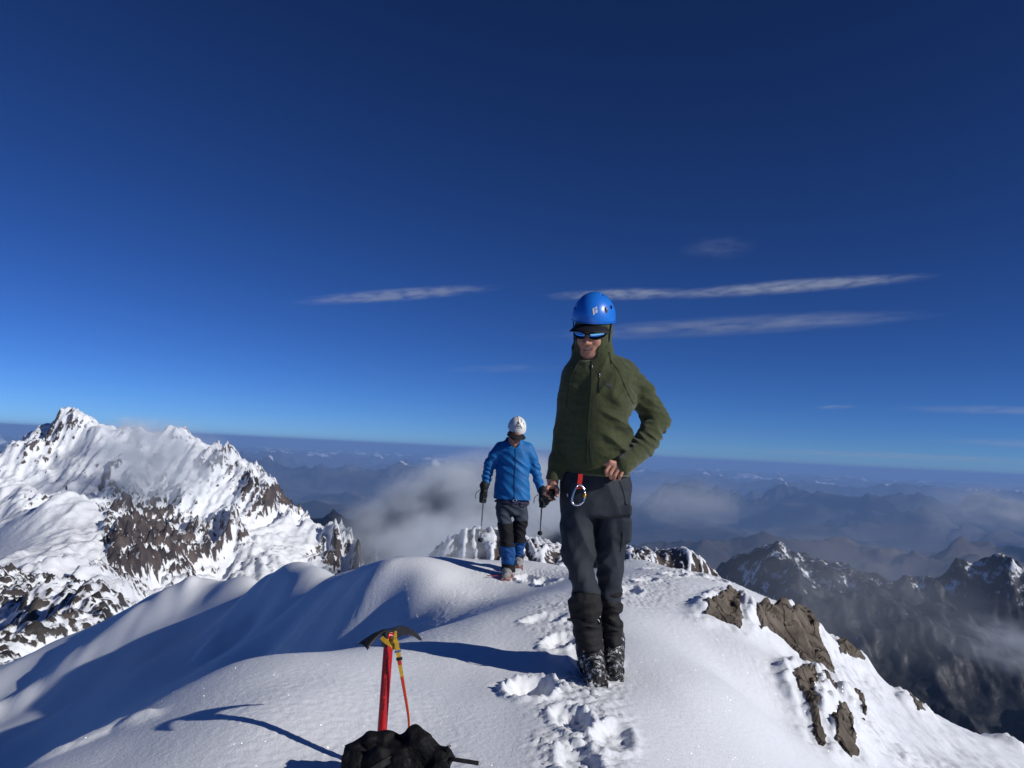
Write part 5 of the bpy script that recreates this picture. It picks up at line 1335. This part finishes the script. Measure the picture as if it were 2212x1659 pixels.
Vc = [top + ud * (.0005 + .003 * k) + fw * (.0145 * (1 - .15 * k) * np.sign(math.cos(a)) * abs(math.cos(a)) ** .6) + sd_ * (.0102 * (1 - .15 * k) * np.sign(math.sin(a)) * abs(math.sin(a)) ** .8) for k in (0, 1) for a in np.linspace(0, 2 * np.pi, n, endpoint=False)]
mesh_np('shaft_cap', Vc, [(i, (i + 1) % n, n + (i + 1) % n, n + i) for i in range(n)] + [tuple(n + i for i in range(n))], M_YELLOW, sh)
tube('spike', [foot - ud * .0, foot - ud * .07], [.011, .002], M_STEEL, axe, 8)
def plate(name, outline, th, material, parent, twist=None):
    """a forged plate: outline in (along pick, up) metres from the shaft top"""
    m = len(outline); V = []
    for s in (1, -1):
        for (u, v) in outline:
            t = th * (1 if twist is None else twist(u))
            V.append(top + fw * u + ud * v + sd_ * s * t / 2)
    F = [tuple(range(m)), tuple(range(2 * m - 1, m - 1, -1))] + [(i, m + i, m + (i + 1) % m, (i + 1) % m) for i in range(m)]
    return mesh_np(name, V, F, material, parent, smooth=False)
up = spline([(.012, .012, 0), (.045, .016, 0), (.078, .006, 0), (.112, -.014, 0), (.136, -.038, 0)], 22)[:, :2]
dn = [(.134, -.043), (.128, -.036), (.125, -.040), (.119, -.030), (.116, -.034), (.110, -.025), (.107, -.029), (.102, -.021), (.10, -.025), (.092, -.018), (.088, -.022), (.078, -.016), (.05, -.016), (.016, -.026)]
hd_ = plate('pick', [tuple(q) for q in up] + dn, .0055, M_DARKSTEEL, axe)
# the adze: a broad scoop spreading sideways
N = 10; V = []
for lay in (0, -.004):
    for i in range(N):
        u = i / (N - 1); x = -.012 - .092 * u; z = .012 - .004 * u - .030 * u ** 2
        hw = .007 + .025 * u ** 1.3
        for j in range(7):
            t = j / 3 - 1
            V.append(top + fw * x + ud * (z + lay - .010 * t * t * u) + sd_ * hw * t)
F = []; m = N * 7
for i in range(N - 1):
    for j in range(6):
        b0 = i * 7 + j
        F += [(b0, b0 + 1, b0 + 8, b0 + 7), (m + b0, m + b0 + 7, m + b0 + 8, m + b0 + 1)]
for j in range(6): F += [((N - 1) * 7 + j, (N - 1) * 7 + j + 1, m + (N - 1) * 7 + j + 1, m + (N - 1) * 7 + j), (j, m + j, m + j + 1, j + 1)]
for i in range(N - 1): F += [(i * 7, i * 7 + 7, m + i * 7 + 7, m + i * 7), (i * 7 + 6, m + i * 7 + 6, m + i * 7 + 13, i * 7 + 13)]
mesh_np('adze', V, F, M_DARKSTEEL, axe, smooth=True)
plate('head_socket', [(-.022, .010), (.02, .010), (.022, -.02), (.019, -.045), (-.017, -.045), (-.024, -.02)], .019, M_DARKSTEEL, axe)
# the red shaft end stands proud of the socket towards us
side = unit(EYE - top); rv = top - ud * .012 + sd_ * (.0145 if sd_ @ side > 0 else -.0145)
K_ = [rv + fw * .006 * math.cos(a) * .7 + ud * .006 * math.sin(a) for a in np.linspace(0, 2 * np.pi, 12, endpoint=False)]
tube('rivet', K_, .0016, M_STEEL, axe, 6, closed=True)
def rg(px, py, dy): return a_(px, py, dy)
le = stroke('leash', spline([rg(853, 1363, .005), rg(852, 1380, .0), rg(841, 1385, -.025), rg(830, 1383, -.025), rg(823, 1378, -.02)], 20), .013, .003, M_YELLOW, axe, normal=unit(EYE - top))
stroke('loop', spline([rg(824, 1377, -.022), rg(835, 1387, -.03), rg(846, 1393, -.032), rg(852, 1402, -.03)], 16), .013, .003, M_YELLOW, le, normal=unit(EYE - top))
stroke('loop', spline([rg(846, 1384, -.022), rg(852, 1380, -.034), rg(857, 1390, -.036), rg(858, 1402, -.034), rg(862, 1415, -.033)], 18), .014, .003, M_YELLOW, le, normal=unit(EYE - top))
stroke('tail', spline([rg(859, 1400, -.035), rg(863, 1430, -.034), rg(868, 1460, -.03), rg(875, 1500, -.03), rg(882, 1545, -.03), rg(884, 1580, -.03)], 30), np.linspace(.0145, .006, 30), .003, M_YELLOW, le, normal=unit(EYE - top))
stroke('tail_print', spline([rg(868.5, 1462, -.033), rg(875, 1500, -.033), rg(882, 1545, -.033), rg(884, 1578, -.033)], 24), np.linspace(.0075, .003, 24), .002, M_RED, le, normal=unit(EYE - top))
stroke('tail_print', spline([rg(863.5, 1428, -.0365), rg(864.5, 1436, -.0365)], 4), .011, .002, M_RED, le, normal=unit(EYE - top))
stroke('buckle', [rg(852, 1409, -.038), rg(866, 1405, -.038)], .006, .004, M_STEEL, le, normal=unit(EYE - top))
stroke('keeper', [rg(856, 1424, -.038), rg(869, 1422, -.038)], .009, .005, M_BLACK, le, normal=unit(EYE - top))
# dark lettering down the shaft
rng = random.Random(4)
for (y0, y1) in ((1426, 1454), (1466, 1500), (1510, 1534)):
    y = y0
    while y < y1:
        h_ = rng.uniform(2.2, 3.8); xc = 840.6 - (y - 1366) * .073
        pc = [rg(xc - 1.4, y, -.0152), rg(xc + 1.4, y, -.0152), rg(xc + 1.4 - rng.uniform(0, 1.2), y + h_, -.0152), rg(xc - 1.4, y + h_, -.0152)]
        pc = [p + unit(EYE - p) * .004 for p in pc]
        mesh_np('shaft_letter', pc + [p - unit(EYE - p) * .002 for p in pc], [(0, 1, 2, 3), (7, 6, 5, 4), (0, 4, 5, 1), (1, 5, 6, 2), (2, 6, 7, 3), (3, 7, 4, 0)], M_BLACK, sh, smooth=False)
        y += h_ + 1.6

# ---- rucksack
DR = 2.48
def r_(px, py, dy=0.0, r=None):
    v = W(px, py + 9, DR + dy)
    return np.array([*v, r]) if r is not None else v
bag = empty('rucksack', r_(850, 1690), 'crumpled black rucksack lying on the snow at the foot of the red ice axe', 'rucksack')
K = Clay(r_(690, 1780, -.3), r_(1010, 1500, .25) + (0, 0, .12), .004)
px_ = DR / 1720
K.loft([(*r_(850, 1760, -.05), .19, .15), (*r_(850, 1700, -.03), .18, .14), (*r_(852, 1665, -.01), .16, .11), (*r_(858, 1640, 0), .13, .08), (*r_(858, 1622, 0), .10, .05)], .03)
K.chain([r_(800, 1596, 0, .028), r_(835, 1602, 0, .030), r_(870, 1612, 0, .030), r_(905, 1620, 0, .035)], .03)
K.ball(r_(795, 1593, -.01), (.030, .03, .022), .012)
K.chain([r_(898, 1640, 0, .05), r_(903, 1600, 0, .042), r_(899, 1578, .0, .024)], .025)
K.chain([r_(895, 1590, -.01, .028), r_(915, 1600, -.01, .026), r_(930, 1640, -.02, .03)], .02)
for (x, y, rad, dy) in ((736, 1636, .026, -.03), (748, 1622, .022, -.02), (760, 1612, .020, -.02), (776, 1604, .020, -.01), (765, 1638, .035, -.05), (815, 1630, .04, -.06), (860, 1648, .045, -.07), (950, 1640, .03, -.03), (940, 1628, .025, -.02)):
    K.ball(r_(x, y, dy), rad, .016)
K.chain([r_(935, 1622, -.02, .022), r_(960, 1628, -.02, .02), r_(962, 1690, -.03, .03)], .02)
K.warp(lambda x, y, z: .012 * ((1 - np.abs(n3(x * 13, y * 13, z * 17))) - .8) * -2 + .006 * n3(x * 34, y * 34, z * 34))
M_PACK = mat('black_pack_cloth', (0.0065, 0.0065, 0.0075), rough=0.7, spec=0.18, noise=(40, .3), bump=[(24, .7, .02), (90, .4, .005)])
bb = K.build('pack_body', M_PACK, bag, 1)
tube('drawcord', spline([r_(955, 1626, -.02), r_(961, 1620, -.03), r_(966, 1612, -.04), r_(969, 1604, -.04)], 14), .0028, M_BLACK, bag, 6)
K = Clay(r_(962, 1612, -.08), r_(980, 1594, .0), .0015); K.cone(r_(969, 1605, -.04), r_(973, 1597, -.04), .0062, .0035, .002); K.build('cord_end', M_BLACK, bag)
stroke('strap', spline([r_(948, 1640, -.02), r_(970, 1631, -.05), r_(990, 1633, -.06), r_(1010, 1636, -.06), r_(1034, 1640, -.06)], 20), .012, .004, M_BLACK, bag, normal=(0, -.6, .8))
stroke('strap', spline([r_(800, 1660, -.14), r_(830, 1640, -.115), r_(850, 1632, -.09), r_(880, 1640, -.09)], 20), .018, .004, M_BLACK, bag, normal=(0, -.8, .5))

stroke('strap', spline([r_(775, 1606, -.035), r_(768, 1630, -.06), r_(772, 1655, -.09)], 12), .016, .004, M_BLACK, bag, normal=(-.2, -.8, .5))
bk = stroke('buckle', [r_(866, 1634, -.095), r_(886, 1640, -.095)], .022, .008, mat('dull_plastic', (.03, .03, .032), rough=.35, spec=.5), bag, normal=(0, -.8, .5))
stroke('buckle_bar', [r_(874, 1634, -.102), r_(877, 1641, -.102)], .006, .004, M_BLACK, bk, normal=(0, -.8, .5))
# ------------------------------------------------------------------ rocks showing through the snow of the right flank
def rock_mat():
    m = mat('schist', (0.135, 0.113, 0.092), rough=0.9, spec=0.15, noise=(7, .45), bump=[(14, .7, .03), (60, .5, .008)])
    t = m.node_tree; b = t.nodes['Principled BSDF']; tc = next(n for n in t.nodes if n.type == 'TEX_COORD')
    w_ = t.nodes.new('ShaderNodeTexVoronoi'); w_.feature = 'DISTANCE_TO_EDGE'; w_.inputs['Scale'].default_value = 3.2
    mp = t.nodes.new('ShaderNodeMapping'); mp.inputs['Scale'].default_value = (1.6, 1.0, .55); mp.inputs['Rotation'].default_value = (0, R(28), R(20))
    nz = t.nodes.new('ShaderNodeTexNoise'); nz.inputs['Scale'].default_value = 5; nz.inputs['Detail'].default_value = 5
    ad = t.nodes.new('ShaderNodeMix'); ad.data_type = 'RGBA'; ad.blend_type = 'LINEAR_LIGHT'; ad.inputs[0].default_value = .12
    t.links.new(tc.outputs['Object'], mp.inputs[0]); t.links.new(tc.outputs['Object'], nz.inputs['Vector']); t.links.new(mp.outputs[0], ad.inputs[6]); t.links.new(nz.outputs['Color'], ad.inputs[7]); t.links.new(ad.outputs[2], w_.inputs['Vector'])
    r = t.nodes.new('ShaderNodeMapRange'); r.inputs[1].default_value = 0; r.inputs[2].default_value = .035; r.inputs[3].default_value = .25; r.inputs[4].default_value = 1
    t.links.new(w_.outputs['Distance'], r.inputs[0])
    mx = t.nodes.new('ShaderNodeMix'); mx.data_type = 'RGBA'; mx.blend_type = 'MULTIPLY'; mx.inputs[0].default_value = 1
    src = b.inputs['Base Color'].links[0].from_socket
    t.links.new(src, mx.inputs[6]); t.links.new(r.outputs[0], mx.inputs[7]); t.links.new(mx.outputs[2], b.inputs['Base Color'])
    last = b.inputs['Normal'].links[0].from_socket
    bp = t.nodes.new('ShaderNodeBump'); bp.inputs['Strength'].default_value = .6; bp.inputs['Distance'].default_value = .02
    t.links.new(r.outputs[0], bp.inputs['Height']); t.links.new(last, bp.inputs['Normal']); t.links.new(bp.outputs['Normal'], b.inputs['Normal'])
    return m
M_ROCK = rock_mat()
def rock(outline, label, lift, seed, name='rock'):
    """a block whose exposed face fills the outline; it stands lift above the snow and is rooted well below it"""
    base = np.array([hit_ground(*p, near_f) for p in outline]); c = base.mean(0)
    U_, S__, Vt = np.linalg.svd(base - c); nrm = Vt[2] * np.sign(Vt[2][2])
    e1 = unit(np.cross((0, 1, 0), nrm)); e2 = np.cross(nrm, e1)
    uv = np.stack([(base - c) @ e1, (base - c) @ e2], 1)
    # a fine grid over the outline, signed distance inwards
    h = .014
    lo, hi = uv.min(0) - .06, uv.max(0) + .06
    gu = np.arange(lo[0], hi[0], h); gv = np.arange(lo[1], hi[1], h)
    GV, GU = np.meshgrid(gv, gu, indexing='ij')
    ins = np.zeros(GU.shape, bool); dist = np.full(GU.shape, 9.0)
    for i in range(len(uv)):
        a, b = uv[i], uv[(i + 1) % len(uv)]
        cr_ = ((a[1] > GV) != (b[1] > GV)) & (GU < (b[0] - a[0]) * (GV - a[1]) / (b[1] - a[1] + 1e-9) + a[0]); ins ^= cr_
        dist = np.minimum(dist, seg_d(GU, GV, a, b))
    sdist = np.where(ins, dist, -dist) + .02 * n2(GU * 14 + seed, GV * 14) + .008 * n2(GU * 40, GV * 40 + seed)
    edge = sstep(-.015, .02, sdist)
    # faceted top: a few tilted planes
    rs = np.random.RandomState(seed); top_ = np.full(GU.shape, 9.0)
    for _ in range(9):
        q = uv[rs.randint(len(uv))] * rs.uniform(0, .8); s_ = rs.uniform(-.6, .6, 2)
        top_ = np.minimum(top_, lift * rs.uniform(.8, 1.6) + s_[0] * (GU - q[0]) + s_[1] * (GV - q[1]))
    ledge = .03 * np.floor(2.6 * n2(GU * 2.6 + GV * 1.5 + seed, GV * 3.0 - GU))
    cw = np.abs(n2(GU * 3.1 + .9 * GV + seed, GV * 2.2)); hgt = np.clip(top_ + ledge + .006 * fbm(GU * 12 + seed, GV * 12, 3) - .05 * (1 - sstep(.01, .05, cw)), lift * .2, lift * 2.2)
    hgt = edge * hgt - (1 - edge) * .22 - np.clip(-sdist, 0, 1) * 2
    Pq = c + GU[..., None] * e1 + GV[..., None] * e2
    zg = near_height(Pq[..., 0], Pq[..., 1])
    Pq[..., 2] = zg
    Pq = Pq + nrm * hgt[..., None]
    nr, nc = GU.shape
    bot = Pq - nrm * .0; bot = c + GU[..., None] * e1 + GV[..., None] * e2 - nrm * .5
    V = np.concatenate([Pq.reshape(-1, 3), bot.reshape(-1, 3)]); Fq = grid_faces(nr, nc); m = nr * nc
    I = np.arange(m).reshape(nr, nc); rim = np.concatenate([I[0, :-1], I[:-1, -1], I[-1, :0:-1], I[:0:-1, 0]]); nx_ = np.roll(rim, -1)
    Fq = np.concatenate([Fq, Fq[:, ::-1] + m, np.stack([rim, rim + m, nx_ + m, nx_], 1)])
    o = mesh_np(name, V - c, Fq, M_ROCK, smooth=False)
    o.location = c
    return tag(o, label, 'rock', 'rocks on the right flank')
for ol, lb, lf_, sd in ROCKS: rock(ol, lb, lf_, sd)
